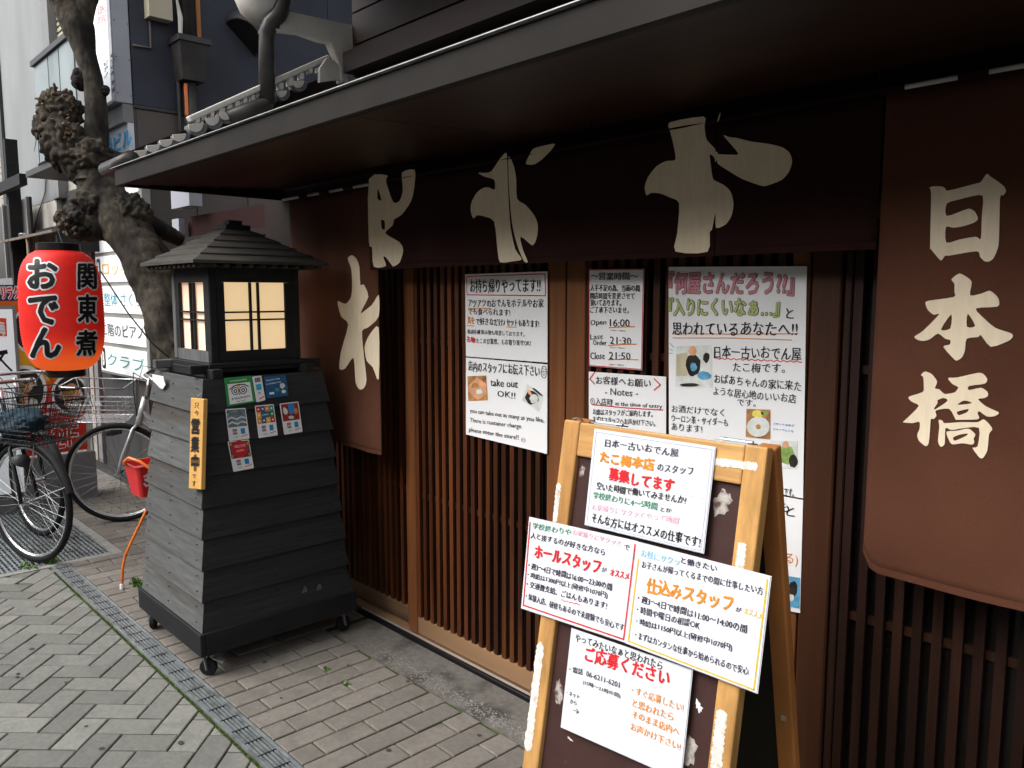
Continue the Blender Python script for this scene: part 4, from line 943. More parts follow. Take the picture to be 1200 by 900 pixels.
# stepped shingle roof
RB_, RT_, RZ0, RZ1 = .285, .045, 1.628, 1.775
obj('roof_core', MB().hexa([LC+Vector((x*(RB_-.03), y*(RB_-.03), 1.6125)) for x, y in ((-1, -1), (1, -1), (1, 1), (-1, 1))]+[LC+Vector((x*.03, y*.03, RZ1-.012)) for x, y in ((-1, -1), (1, -1), (1, 1), (-1, 1))]), charframe, ls)
NR = 5
for k in range(NR):
    r0 = RB_+(RT_-RB_)*k/NR+.004; r1 = RB_+(RT_-RB_)*(k+1)/NR-.01; z0 = RZ0+(RZ1-RZ0)*k/NR; z1 = RZ0+(RZ1-RZ0)*(k+1)/NR+.004
    for side in range(4):
        ca, sa = math.cos(side*math.pi/2), math.sin(side*math.pi/2)
        def q(a, b, z): return LC+Vector((a*ca-b*sa, a*sa+b*ca, z))
        P = [q(-r0, -r0, z0-.008), q(r0, -r0, z0-.008), q(r1, -r1, z0-.004), q(-r1, -r1, z0-.004), q(-r0, -r0, z0+.004), q(r0, -r0, z0+.004), q(r1, -r1, z1), q(-r1, -r1, z1)]
        obj('roof_board', MB().hexa(P), roofboard, ls)
for side in range(4):
    ca, sa = math.cos(side*math.pi/2), math.sin(side*math.pi/2)
    for i in range(11):
        a = -.25+i*.05; m = MB(); P = [(a-.009, -RB_+.012, 1.606), (a+.009, -RB_+.012, 1.606), (a+.009, -HH-.001, 1.606), (a-.009, -HH-.001, 1.606), (a-.009, -RB_+.012, 1.6185), (a+.009, -RB_+.012, 1.6185), (a+.009, -HH-.001, 1.6185), (a-.009, -HH-.001, 1.6185)]
        obj('rafter_end', MB().hexa([LC+Vector((x*ca-y*sa, x*sa+y*ca, z)) for x, y, z in P]), roofboard, ls)
lb('ridge_cap', (-.055, -.055, RZ1-.004), (.055, .055, RZ1+.016), charframe); lb('finial', (-.03, -.03, RZ1+.0165), (.03, .03, RZ1+.036), charframe)
obj('torn_paper', MB().prism(Frame(LC+Vector((-.215, -.283, 1.125)), (1, 0, 0), (0, -.12, 1)), [(0, .035), (.0, .005), (.03, -.005), (.07, -.02), (.10, -.022), (.14, .0), (.13, .035)], 0, .0015), paper, ls)
# castors
for sx in (-1, 1):
    for sy in (-1, 1):
        c = LC+Vector((sx*.305, sy*.305, 0)); a = .5+sx*.7+sy*.4
        d = Vector((math.cos(a), math.sin(a), 0)); nn = Vector((-d.y, d.x, 0)); r = .034
        wc = c+Vector((0, 0, r))
        ringp = [wc+d*(math.cos(t)*r)+Vector((0, 0, math.sin(t)*r)) for t in [i*math.pi/10 for i in range(20)]]
        m = MB(); m.add([p-nn*.011 for p in ringp]+[p+nn*.011 for p in ringp], [[i, (i+1) % 20, 20+(i+1) % 20, 20+i] for i in range(20)]+[list(range(19, -1, -1)), list(range(20, 40))])
        cs = obj('castor', m, rubber, ls); bevel(cs, .004, 2)
        obj('fork', MB().beam(wc-nn*.016+Vector((0, 0, -.004)), wc-nn*.016+Vector((0, 0, .060))-d*.012, .022, .003).beam(wc+nn*.016+Vector((0, 0, -.004)), wc+nn*.016+Vector((0, 0, .060))-d*.012, .022, .003).box(wc+Vector((-.026, -.026, .0565)), wc+Vector((.026, .026, .061))), steel, cs)
        if (sx, sy) == (1, -1): obj('brake_pedal', MB().beam(wc+d*.02+Vector((0, 0, .040)), wc+d*.062+Vector((0, 0, .022)), .03, .004), steel, cs)
# stickers on the dark side
slope = Vector((half(ZT_)-half(ZB1), 0, ZT_-ZB1)).normalized()
SF = Frame(LC+Vector((half(1.0)+.010, 0, 1.0)), (0, 1, 0), slope)
def sticker(corners, base, label, th=.0012, group='payment and review stickers on the lantern stand'):
    P = [SF.ab(*c) for c in corners]; cx = sum(p[0] for p in P)/4; cy = sum(p[1] for p in P)/4; r = .004; poly = []
    for i, p in enumerate(P):
        a = Vector(P[i-1])-Vector(p); b = Vector(P[(i+1) % 4])-Vector(p); a.normalize(); b.normalize(); v = Vector(p); poly += [tuple(v+a*r), tuple(v+(a+b)*r*.3), tuple(v+b*r)]
    o = obj('sticker', MB().prism(SF, poly, 0, th), base, None); tag(o, label, 'sticker', group); s = Sheet(SF, th+.0003); return o, s
def bil(c, x, y): return (c[0][0]*(1-x)*(1-y)+c[1][0]*x*(1-y)+c[2][0]*x*y+c[3][0]*(1-x)*y, c[0][1]*(1-x)*(1-y)+c[1][1]*x*(1-y)+c[2][1]*x*y+c[3][1]*(1-x)*y)
def Qd(S, c, x0, y0, x1, y1, m, dh=0): S.quad([bil(c, x0, y0), bil(c, x1, y0), bil(c, x1, y1), bil(c, x0, y1)], m, dh)
def cards(S, c, y0):
    h = .30*(1-y0)*1.4
    for x, ms in ((.22, (jacbl, redink, greenst)), (.62, (jacbl,))):
        n = len(ms)
        for i, mm in enumerate(ms): Qd(S, c, x+i*.22/n, y0+.06, x+(i+.92)*.22/n, y0+.06+h, mm)
    S.line('JCB', bil(c, .23, y0+.04+h*.85), bil(c, .43, y0+.04+h*.85), 2.2, whitepaint, off=.02)
    S.rib([bil(c, .62, .90), bil(c, .9, .86)], .8, redink)
    S.line('pay', bil(c, .28, .93), bil(c, .45, .93), 2, M('grey_ink', (.4, .4, .4), .5), off=0)
c = [(262.5, 443), (294.5, 440), (299.5, 471), (266.5, 476.5)]
o, S = sticker(c, greenst, 'green and white square sticker with a round-eyed owl emblem')
Qd(S, c, .09, .23, .91, .94, whitepaint); S.line('recommended', bil(c, .2, .16), bil(c, .8, .15), 2.2, whitepaint)
for x in (.34, .62):
    S.blob(bil(c, x, .50), 4.6, 4.6, ink, .0002, n=20, jit=0); S.blob(bil(c, x, .50), 3.6, 3.7, whitepaint, .0004, n=20, jit=0); S.blob(bil(c, x, .50), 2.2, 2.3, ink, .0006, n=14, jit=0); S.blob(bil(c, x, .50), 1.1, 1.1, whitepaint, .0008, n=12, jit=0)
S.rib([bil(c, .16, .42), bil(c, .3, .32), bil(c, .48, .28), bil(c, .68, .30), bil(c, .82, .38)], 1.2, ink); S.quad([bil(c, .40, .31), bil(c, .56, .30), bil(c, .48, .42)], yelink, .0003); S.quad([bil(c, .45, .6), bil(c, .51, .6), bil(c, .48, .68)], ink, .0009)
S.line('tripadvisor', bil(c, .17, .82), bil(c, .84, .80), 3.4, ink, off=.02); S.line('●●●○●●○●', bil(c, .35, .90), bil(c, .66, .885), 1., ink)
S.done(o, 'print')
c = [(295.5, 441.5), (306, 440), (311, 469), (300.5, 471.5)]
o, S = sticker(c, whitepaint, 'narrow white payment sticker right of the green owl sticker')
Qd(S, c, .2, .06, .42, .24, jacbl); Qd(S, c, .43, .06, .62, .24, redink); Qd(S, c, .63, .06, .82, .24, greenst); Qd(S, c, .22, .32, .80, .55, M('card_cyan', (.03, .42, .68), .4)); Qd(S, c, .35, .62, .6, .7, M('grey_ink', (.4, .4, .4), .5)); S.rib([bil(c, .4, .9), bil(c, .85, .84)], 1.2, redink); S.done(o, 'print')
c = [(309.5, 441.5), (334.5, 439), (338, 463.5), (312.5, 467)]
o, S = sticker(c, bluest, 'dark blue sticker with small white print, top right')
S.line('Thank you for coming', bil(c, .06, .24), bil(c, .7, .2), 2.4, whitepaint); S.line('no smoking in shop', bil(c, .06, .4), bil(c, .75, .36), 2.4, whitepaint); Qd(S, c, .15, .74, .36, .84, whitepaint); S.blob(bil(c, .52, .66), 2.5, 2.2, tealst, .0003); S.blob(bil(c, .78, .5), 3, 3.2, foodw, .0003); S.blob(bil(c, .8, .78), 2.5, 2, foodw, .0003); S.done(o, 'print')
def cardst(c, kind, label):
    o, S = sticker(c, whitepaint, label); cards(S, c, .58)
    if kind == 0:
        Qd(S, c, .04, .03, .96, .58, M('sticker_grey_blue', (.14, .2, .24), .4, .6, 60))
        for y in (.12, .27, .42): S.rib([bil(c, .04, y+.06), bil(c, .25, y), bil(c, .5, y+.07), bil(c, .75, y), bil(c, .96, y+.06)], 1.7, foodw)
    if kind == 1:
        r = random.Random(4); ms = [redink, bluest, orink, tealst, yelink, bluest, redink, greenst, orink, bluest, yelink, redink]; k = 0
        for iy in range(3):
            for ix in range(4):
                if iy == 1 and ix in (1, 2): mm = bluest
                else: mm = ms[k % 12]
                k += 1; Qd(S, c, .04+ix*.23, .03+iy*.18, .04+(ix+1)*.23, .03+(iy+1)*.18, mm)
                if not (iy == 1 and ix in (1, 2)): S.blob(bil(c, .155+ix*.23, .12+iy*.18), 1.1, 1.2, whitepaint, .0004, n=7)
        S.line('OPEN', bil(c, .32, .34), bil(c, .66, .33), 2.2, whitepaint)
    if kind == 2:
        Qd(S, c, .05, .03, .95, .58, M('sticker_maroon', (.28, .03, .02), .4, .4, 40)); Qd(S, c, .42, .05, .74, .36, jacbl, .0003); S.blob(bil(c, .24, .25), 2.6, 4.5, foodw, .0003, rot=-.4); S.blob(bil(c, .5, .48), 3.4, 2, foodw, .0004); S.blob(bil(c, .8, .3), 2, 4, orink, .0003)
    if kind == 3:
        Qd(S, c, .04, .03, .96, .58, M('sticker_navy_print', (.05, .07, .10), .4, .5, 60)); S.blob(bil(c, .5, .28), 9.5, 10, redink, .0003, n=20, jit=.02); S.line('WELCOME', bil(c, .25, .24), bil(c, .78, .22), 3, whitepaint, off=.02); S.line('OSAKA', bil(c, .32, .38), bil(c, .68, .36), 2.4, whitepaint, off=.01)
        for p in ((.1, .1), (.92, .12), (.08, .5), (.93, .5)): S.blob(bil(c, *p), 2, 2, orink, .0002)
    S.done(o, 'print')
cardst([(264, 479.5), (287.5, 478), (292.5, 514), (268.5, 517)], 0, 'white payment sticker with a grey blue wave pattern, below the owl sticker')
cardst([(298.5, 475.5), (320.5, 473.5), (325.5, 510), (303, 513.5)], 1, 'payment sticker with a grid of small coloured squares')
cardst([(327.5, 473), (349.5, 470.5), (354.5, 506), (333, 509.5)], 2, 'payment sticker with a maroon picture, rightmost on the dark boards')
cardst([(266.5, 517.5), (291.5, 515), (297.5, 548.5), (273.5, 553)], 3, 'lowest payment sticker with a red disc')
for k, (u0, v0) in enumerate(((357, 691), (374, 688))):
    FF = Frame(LC+Vector((half(.27)+.0085, 0, .27)), (0, 1, 0), slope); q = FF.ab(u0, v0)
    o = obj('sticker', MB().prism(FF, [(q[0]-.014, q[1]-.012), (q[0]+.015, q[1]-.011), (q[0]+.004, q[1]+.014), (q[0]-.004, q[1]+.013)], 0, .001), M('faded_sticker', (.10, .09, .085), .8, .5, 80), None)
    tag(o, ('faded triangular sticker remnant low on the dark boards', 'fainter sticker scrap right of the triangular remnant')[k], 'sticker', 'worn sticker scraps low on the lantern stand')
# plaque
slopey = Vector((0, -(half(ZT_)-half(ZB1)), ZT_-ZB1)).normalized()
PF = Frame(LC+Vector((0, -half(.9)-.012, .9)), (1, 0, 0), slopey)
c = [(228.5, 466), (243.5, 467.5), (240.5, 573.5), (226, 572)]; P = [PF.ab(*q) for q in c]
o = obj('plaque', MB().prism(PF, P, 0, .016), plaquem, None); bevel(o, .002, 1); tag(o, 'narrow vertical wooden plaque lettered in black on the grey boards', 'plaque')
S = Sheet(PF, .0165)
for tx, u, v, wd, h in (('只', 233, 478, 5, 6.5), ('今', 233, 486.5, 5, 6), ('営', 229.5, 508, 8.8, 18), ('業', 229, 529, 8.8, 17.5), ('中', 229.5, 551, 8, 19), ('で', 230, 560, 4.5, 5), ('す', 230, 569, 4.5, 6.5)):
    S.line(tx, (u, v), (u+wd, v+.6), h, ink, off=.05 if h > 10 else .0, wob=.01)
S.done(o)
obj('hook', MB().tube([PF.pt((P[0][0]+P[1][0])/2, P[0][1]-.004, .012), PF.pt((P[0][0]+P[1][0])/2+.003, P[0][1]+.012, .014), PF.pt((P[0][0]+P[1][0])/2, P[0][1]+.022, .0)], .0022, 6), steel, o)

# ================================================================== TREE
def bnoise(v, s, sd): return noise.noise(v*s+Vector((sd, sd*1.7, 0)))
def limb(mb, pts, rad, n=52, amp=.13, seg=18, sd=0):
    P = [Vector(p) for p in pts]; Q = []; RR = []
    for i in range(len(P)-1):
        p0 = P[max(0, i-1)]; p1 = P[i]; p2 = P[i+1]; p3 = P[min(len(P)-1, i+2)]
        for k in range(seg):
            t = k/seg; Q.append(.5*((2*p1)+(p2-p0)*t+(2*p0-5*p1+4*p2-p3)*t*t+(3*p1-p0-3*p2+p3)*t**3)); RR.append(rad[i]+(rad[i+1]-rad[i])*t)
    Q.append(P[-1]); RR.append(rad[-1]); k0 = len(mb.v)
    mb.tube(Q, RR, n)
    for i in range(len(Q)):
        for j in range(n):
            v = mb.v[k0+i*n+j]; d = v-Q[i]; r = d.length
            a = bnoise(v, 5, sd)*.8+bnoise(v, 14, sd)*.4-abs(bnoise(Vector((v.x, v.y, v.z*.45)), 34, sd))*.55-abs(bnoise(v, 60, sd))*.3
            mb.v[k0+i*n+j] = Q[i]+d*(1+amp*a)
def burl(mb, c, r, sd, sq=(1, 1, 1), amp=.42, fine=1.6):
    import bmesh
    bm = bmesh.new(); bmesh.ops.create_icosphere(bm, subdivisions=5, radius=1); c = Vector(c)
    vs = []
    for v in bm.verts:
        d = v.co.copy(); p = Vector((d.x*sq[0], d.y*sq[1], d.z*sq[2]))*r
        w_ = p+c; f = 1+amp*(bnoise(w_, 6, sd)*.8+abs(bnoise(w_, 15, sd))*.8+abs(bnoise(w_, 34, sd))*.5*fine-.25)
        vs.append(c+p*f)
    mb.add(vs, [[q.index for q in f.verts] for f in bm.faces]); bm.free()
TD = 4.28
def T(u, v, d=0): return at(u, v, TD+d)
tb = T(250, 620); tb = Vector((tb.x, tb.y, 0))
tree = thing('street_tree', 'gnarled pollarded street tree with dark knotted burls behind the lantern stand', 'tree', tb)
mb = MB()
limb(mb, [tb+Vector((.02, .02, -.01)), tb+Vector((-.01, 0, .22)), T(226, 450), T(206, 385), T(180, 322), T(150, 270), T(126, 232), T(112, 205), T(100, 178)], [.22, .17, .158, .148, .132, .122, .108, .098, .088], sd=1, amp=.20)
tk = obj('trunk', mb, barkm, tree, smooth=True)
mb = MB(); limb(mb, [T(112, 215), T(112, 180), T(113, 140), T(110, 100), T(99, 62), T(92, 35), T(78, 5), T(62, -30, -.05)], [.115, .072, .058, .052, .055, .082, .085, .07], sd=3, amp=.14)
obj('branch', mb, barkm, tree, smooth=True)
mb = MB(); limb(mb, [T(95, 60), T(95, 30), T(103, -5), T(112, -30)], [.02, .055, .055, .05], sd=4, amp=.14); obj('branch', mb, barkm, tree, smooth=True)
mb = MB(); limb(mb, [T(118, 225), T(100, 200), T(84, 180), T(74, 165), T(66, 140)], [.05, .10, .105, .10, .085], sd=5, amp=.2); obj('branch', mb, barkm, tree, smooth=True)
mb = MB(); limb(mb, [T(150, 275), T(128, 262), T(100, 262, -.02), T(88, 255, -.03)], [.05, .10, .09, .07], sd=6, amp=.2); obj('branch', mb, barkm, tree, smooth=True)
mb = MB(); limb(mb, [T(160, 262, .1), T(185, 268, .2), T(212, 282, .32)], [.09, .055, .035], sd=7, amp=.15); obj('branch', mb, barkm, tree, smooth=True)
for c, r, sd, sq in ((T(68, 133), .098, 11, (1.1, 1, 1.05)), (T(62, 150), .085, 12, (1, 1, 1)), (T(78, 172), .12, 13, (1, 1, 1.1)), (T(105, 186), .13, 14, (1, 1, .8)), (T(88, 258, -.03), .095, 15, (1.2, 1, .75)), (T(96, 270, -.03), .075, 16, (1.2, 1, .7)), (T(112, 245), .12, 17, (1.1, 1, .8)), (T(122, 106), .028, 19, (1, 1, 1)), (T(150, 250), .10, 20, (1, 1, 1)), (T(96, 95), .045, 21, (1, 1, 1.2))):
    mb = MB(); burl(mb, c, r, sd, sq); obj('burl', mb, barkm, tree, smooth=True)
# stubs of cut twigs on the burls
for c, r, nn_, sd in ((T(66, 125, -.06), .085, 60, 1), (T(75, 150, -.09), .07, 34, 2), (T(82, 160, -.11), .03, 16, 6), (T(80, 258, -.09), .06, 50, 3), (T(86, 268, -.09), .05, 30, 4), (T(70, 112, -.02), .05, 20, 5)):
    mb = MB(); rn = random.Random(sd)
    for i in range(nn_):
        d = Vector((rn.gauss(0, 1), rn.gauss(0, 1), rn.gauss(0, 1))).normalized(); p = c+Vector((d.x*r, d.y*r, d.z*r*.8)); e = d*rn.uniform(.003, .011)+Vector((rn.gauss(0, .006), rn.gauss(0, .006), rn.gauss(0, .006)))
        mb.tube([p-e*.6, p+e], [rn.uniform(.006, .011), rn.uniform(.003, .008)], 6)
    stuff(obj('cut_twigs', mb, stubm, tree))
obj('wire', MB().tube([T(118, 318, -.2), T(150, 367, -.22), T(178, 402, -.2), T(205, 425, -.15)], .0035, 6), black, tree)
mb = MB()
for q in ((44, 155, 40, 178), (46, 158, 47, 170)): mb.tube([T(q[0], q[1], -.08), T(q[2], q[3], -.08)], [.003, .001], 5)
obj('twig', mb, stubm, tree)

# ================================================================== RED PAPER LANTERN
LD = 4.45
lc = at(73, 364, LD); RH, RR_ = .335, .208
rl = thing('paper_lantern', 'large red paper lantern with black brush lettering hanging below the tree', 'lantern', lc)
def lr(z):                                                    # body radius at height z above the centre
    t = abs(z)/RH; return RR_*(1-.0*t) * (max(0, 1-t**3.2))**.42*.62+RR_*.38*(1-t**6*.15)
prof = []; NZ = 84
for i in range(NZ+1):
    z = -RH+2*RH*i/NZ; prof.append((lr(z)+(.0024 if i % 2 else -.0012), z))
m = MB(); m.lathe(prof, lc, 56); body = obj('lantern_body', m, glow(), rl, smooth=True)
obj('top_cap', MB().lathe([(.105, RH-.006), (.108, RH-.004), (.108, RH+.034), (.10, RH+.036)], lc, 32), black, rl, smooth=False)
obj('bottom_cap', MB().lathe([(.096, -RH-.034), (.10, -RH-.032), (.10, -RH+.006)], lc, 32), black, rl)
obj('hanging_wire', MB().tube([lc+Vector((-.09, 0, RH+.03)), lc+Vector((-.02, 0, RH+.10)), lc+Vector((0, 0, RH+.125)), lc+Vector((.02, 0, RH+.10)), lc+Vector((.09, 0, RH+.03))], .002, 6).tube([lc+Vector((0, 0, RH+.12)), lc+Vector((0.05, .02, RH+.24))], .002, 6), black, rl)
view = (EYEP-lc); va = math.atan2(view.y, view.x)
def lantext(text, u0, v0, u1, v1, off, lift, mat, name):
    """one character wrapped on the lantern; picture box u0..u1, v0..v1"""
    v_, f_ = glyphs(text, 0); vs = []; fs = []; n_ = 12 if off > 2 else 6; k_ = len(v_)
    for i in range(n_): a_ = 2*math.pi*i/n_; vs += [(x+off*math.cos(a_)/(u1-u0), y+off*math.sin(a_)/(v1-v0)) for x, y in v_]; fs += [[q+i*k_ for q in f] for f in f_]
    pts = [Vector((u0+(u1-u0)*x, v1+(v0-v1)*y)) for x, y in vs]
    tri = []
    for f in fs:
        if len(f) == 3: tri.append(f)
        else:
            for i in range(1, len(f)-1): tri.append([f[0], f[i], f[i+1]])
    P, Tt = refine(pts, tri, 6)
    out = []
    for ip, p in enumerate(P):
        r = ray(p.x, p.y); lo, hi = None, None
        # march to the lantern surface
        d = LD-.32; hit = None
        for s in range(64):
            q = EYEP+r*d-lc; 
            if abs(q.z) < RH and math.hypot(q.x, q.y) <= lr(q.z)+lift: hit = q; break
            d += .005
        if hit is None: q = EYEP+r*(LD-.02)-lc; z = max(-RH*.98, min(RH*.98, q.z)); h = math.hypot(q.x, q.y); hit = Vector((q.x/h*(lr(z)+lift), q.y/h*(lr(z)+lift), z))
        z = hit.z; h = math.hypot(hit.x, hit.y); rr = lr(z)+lift; out.append(lc+Vector((hit.x/h*rr, hit.y/h*rr, z)))
    return obj(name, MB().add(out, Tt), mat, rl)
for tx, u0, v0, u1, v1 in (('お', 32, 303, 68, 339), ('で', 33, 346, 69, 381), ('ん', 35, 383, 72, 420), ('関', 90, 308, 114, 340), ('東', 90, 344, 114.5, 379), ('煮', 88, 386, 115, 418)):
    lantext(tx, u0+1.5, v0+1.5, u1-1.5, v1-1.5, 3.3 if u0 < 80 else 2.6, .0034, whitepaint, 'letter_outline'); lantext(tx, u0+1.5, v0+1.5, u1-1.5, v1-1.5, 1.5 if u0 < 80 else .9, .0052, ink, 'letter')

# ================================================================== BICYCLES
def bike(name, label, contact, psi, steer, frame_mat, basket='grid', lean=0, r=.335, bag=False, fender=True, group='bicycles parked beside the restaurant'):
    """contact: where the front wheel touches the ground; psi: heading; everything in the bicycle's own space, x forward, origin at that contact"""
    t = thing(name, label, 'bicycle', (contact[0], contact[1], 0), psi, group)
    t.rotation_euler = (lean, 0, psi)
    ol = dict(local=True)
    piv = Vector((-.12, 0, 0)); cs, sn = math.cos(steer), math.sin(steer)
    def st(p): p = Vector(p)-piv; return Vector((p.x*cs-p.y*sn, p.x*sn+p.y*cs, p.z))+piv
    off = Vector((0, 0, 0))-st((0, 0, 0))                      # keep the contact point fixed
    def F_(p): return st(p)+off
    I_ = lambda p: Vector(p)+off
    def ringpts(c, rr, fn, n=40): return [fn((c[0]+rr*math.cos(2*math.pi*i/n), c[1], c[2]+rr*math.sin(2*math.pi*i/n))) for i in range(n)]
    for c, fn in (((0, 0, r), F_), ((-1.08, 0, r), I_)):
        wh = obj('wheel', MB().tube(ringpts(c, r-.032, fn), .008, 8, True).tube(ringpts(c, r-.040, fn), .006, 8, True), chrome, t, smooth=True, **ol)
        obj('tyre', MB().tube(ringpts(c, r-.0175, fn, 48), .0175, 10, True), rubber, wh, smooth=True, **ol)
        m = MB()
        for i in range(32):
            a = 2*math.pi*i/32; b = a+(.55 if i % 2 else -.55); y = .025*(1 if i % 4 < 2 else -1)
            m.tube([fn((c[0]+.02*math.cos(b), y, c[2]+.02*math.sin(b))), fn((c[0]+(r-.045)*math.cos(a), 0, c[2]+(r-.045)*math.sin(a)))], .0011, 4)
        stuff(obj('spokes', m, spokem, wh, **ol)); obj('hub', MB().tube([fn((c[0], -.045, c[2])), fn((c[0], .045, c[2]))], .018, 10), chrome, wh, **ol)
        if fender:
            m = MB(); N = 22; a0, a1 = (.25, 2.3) if fn is F_ else (.3, 3.3)
            for i in range(N+1):
                a = a0+(a1-a0)*i/N
                for k in range(5): w_ = (k-2)*.012; rr = r+.014-abs(k-2)**2*.0022; m.v.append(fn((c[0]+rr*math.cos(a), w_, c[2]+rr*math.sin(a))))
            for i in range(N):
                for k in range(4): m.f.append([5*i+k, 5*i+k+1, 5*i+k+6, 5*i+k+5])
            fd = obj('mudguard', m, darkgrey if frame_mat is not framewhite else chrome, t, smooth=True, **ol)
            for a in (a0+.1, (a0+a1)/2): obj('stay', MB().tube([fn((c[0], -.04, c[2])), fn((c[0]+(r+.01)*math.cos(a), -.022, c[2]+(r+.01)*math.sin(a)))], .0022, 5), chrome, fd, **ol)
    H0 = (-.115, 0, .66); H1 = (-.165, 0, .84)
    m = MB()
    for s in (-1, 1): m.tube([F_((0, s*.05, r)), F_((-.025, s*.045, .45)), F_((-.09, s*.035, .64)), F_((-.115, 0, .665))], .011, 8)
    obj('fork', m, frame_mat, t, smooth=True, **ol)
    fm = MB(); BBp = (-.66, 0, .29); ST = (-.78, 0, .72)
    fm.tube([I_(H0), I_(H1)], .021, 10); fm.tube([I_((-.140, 0, .75)), I_((-.40, 0, .46)), I_(BBp)], .022, 10); fm.tube([I_((-.125, 0, .69)), I_(BBp)], .014, 8); fm.tube([I_(BBp), I_(ST)], .017, 10)
    for s in (-1, 1): fm.tube([I_(BBp), I_((-1.08, s*.055, r))], .010, 8); fm.tube([I_((-.755, s*.02, .62)), I_((-1.08, s*.055, r))], .008, 8)
    obj('frame', fm, frame_mat, t, smooth=True, **ol)
    hb = MB().tube([F_((-.165, 0, .84)), F_((-.19, 0, .98))], .013, 8)
    hb.tube([F_((-.36, -.27, .985)), F_((-.27, -.25, 1.0)), F_((-.18, -.10, 1.01)), F_((-.18, .10, 1.01)), F_((-.27, .25, 1.0)), F_((-.36, .27, .985))], .011, 8)
    hbo = obj('handlebar', hb, chrome, t, smooth=True, **ol)
    for s in (-1, 1):
        obj('grip', MB().tube([F_((-.30, s*.257, .998)), F_((-.39, s*.277, .98))], .017, 10), rubber, hbo, smooth=True, **ol)
        obj('brake_lever', MB().tube([F_((-.24, s*.24, .99)), F_((-.25, s*.25, .965)), F_((-.36, s*.262, .945))], .005, 6), chrome, hbo, **ol)
        obj('cable', MB().tube([F_((-.24, s*.23, .985)), F_((-.12, s*.14, 1.03)), F_((-.10, s*.05, .90)), F_((-.11, 0, .72))], .003, 6), black, hbo, **ol)
    sd_ = MB(); rows = [(-.95, .075), (-.90, .105), (-.84, .10), (-.77, .05), (-.70, .022), (-.66, .016)]
    for x, w_ in rows:
        for k in range(9): a = math.pi*k/8; sd_.v.append(I_((x, w_*math.cos(a), .80+.03*math.sin(a))))
    for i in range(len(rows)-1):
        for k in range(8): sd_.f.append([9*i+k, 9*i+k+1, 9*i+k+10, 9*i+k+9])
    so_ = obj('saddle', sd_, rubber, t, smooth=True, **ol); q = so_.modifiers.new('s', 'SOLIDIFY'); q.thickness = .02
    obj('seat_post', MB().tube([I_(ST), I_((-.82, 0, .80))], .013, 8), chrome, t, **ol)
    obj('crank', MB().tube([I_((-.66, -.07, .29)), I_((-.55, -.075, .17))], .009, 6).tube([I_((-.66, .07, .29)), I_((-.77, .075, .41))], .009, 6).lathe([(.0, 0)], (0, 0, 0), 3) if False else MB().tube([I_((-.66, -.07, .29)), I_((-.55, -.075, .17))], .009, 6).tube([I_((-.66, .07, .29)), I_((-.77, .075, .41))], .009, 6), chrome, t, **ol)
    for (x, y, z) in ((-.55, -.11, .17), (-.77, .11, .41)): obj('pedal', MB().box(I_((x-.04, y-.035, z-.01)), I_((x+.04, y+.035, z+.01))), rubber, t, **ol)
    obj('chain_guard', MB().beam(I_((-.62, -.062, .31)), I_((-1.06, -.062, .36)), .004, .07), frame_mat, t, **ol)
    obj('kickstand', MB().tube([I_((-1.06, .05, r)), I_((-1.16, .16, .02))], .008, 6), chrome, t, **ol)
    # basket
    b0, b1, bw0, bw1, z0, z1 = -.10, .26, .125, .175, .70, .93
    def bp(x, y, z):                                           # x,y in -1..1, z in 0..1, flares upward
        k = z; cx_ = (b0+b1)/2+.02*k+ .02*k; L = (b1-b0)/2*(.82+.22*k); W = bw0+(bw1-bw0)*k
        return F_((cx_+x*L, y*W, z0+(z1-z0)*k))
    bm_ = chrome if basket == 'chrome' else black
    m = MB()
    for z, rr in ((0, .004), (.5, .0022), (1, .005)) if basket == 'chrome' else ((0, .003), (.33, .002), (.66, .002), (1, .0045)):
        m.tube([bp(x, y, z) for x, y in ((-1, -1), (0, -1), (.85, -1), (1, -.8), (1, 0), (1, .8), (.85, 1), (0, 1), (-1, 1))], rr, 6, True)
    bk = obj('basket', m, bm_, t, smooth=True, **ol)
    m = MB(); n1 = 9 if basket == 'chrome' else 11
    zt2 = .55 if basket == 'chrome' else 1
    for i in range(n1+1):
        x = -1+2*i/n1
        for s in (-1, 1): m.tube([bp(x, s, 0), bp(x, s, zt2)], .0014, 4)
        m.tube([bp(x, -1, 0), bp(x, 1, 0)], .0014, 4); m.tube([bp(1, x, 0), bp(1, x, zt2)], .0014, 4); m.tube([bp(-1, x, 0), bp(-1, x, 1)], .0014, 4); m.tube([bp(-1, x, 0), bp(1, x, 0)], .0014, 4)
    for z in (.12, .24, .36, .48): m.tube([bp(x, y, z) for x, y in ((-1, -1), (1, -1), (1, 1), (-1, 1))], .0014, 4, True)
    stuff(obj('basket_mesh', m, bm_, bk, **ol))
    if basket == 'chrome':
        for xx in (-.95, .1, .95):
            for s in (-1, 1): obj('basket_rail', MB().tube([bp(xx, s, .5), bp(xx, s, 1)], .003, 5), bm_, bk, **ol)
        obj('name_plate', MB().hexa([bp(.3, -1.04, .22), bp(.72, -1.04, .22), bp(.72, -1.02, .22), bp(.3, -1.02, .22), bp(.3, -1.04, .34), bp(.72, -1.04, .34), bp(.72, -1.02, .34), bp(.3, -1.02, .34)]), whitepaint, bk, **ol)
    lm = MB().tube([F_((.0, -.075, .60)), F_((.05, -.075, .60)), F_((.09, -.075, .60))], [.018, .034, .036], 12); obj('head_lamp', lm, darkgrey, t, smooth=True, **ol)
    return t, bp
R = math.radians
b2, _ = bike('bicycle', 'silver bicycle with a chrome wire basket between the red lantern and the lantern stand', onZ(141, 611)[:2], R(278), R(-38), framewhite, 'chrome', lean=R(-5), fender=False)
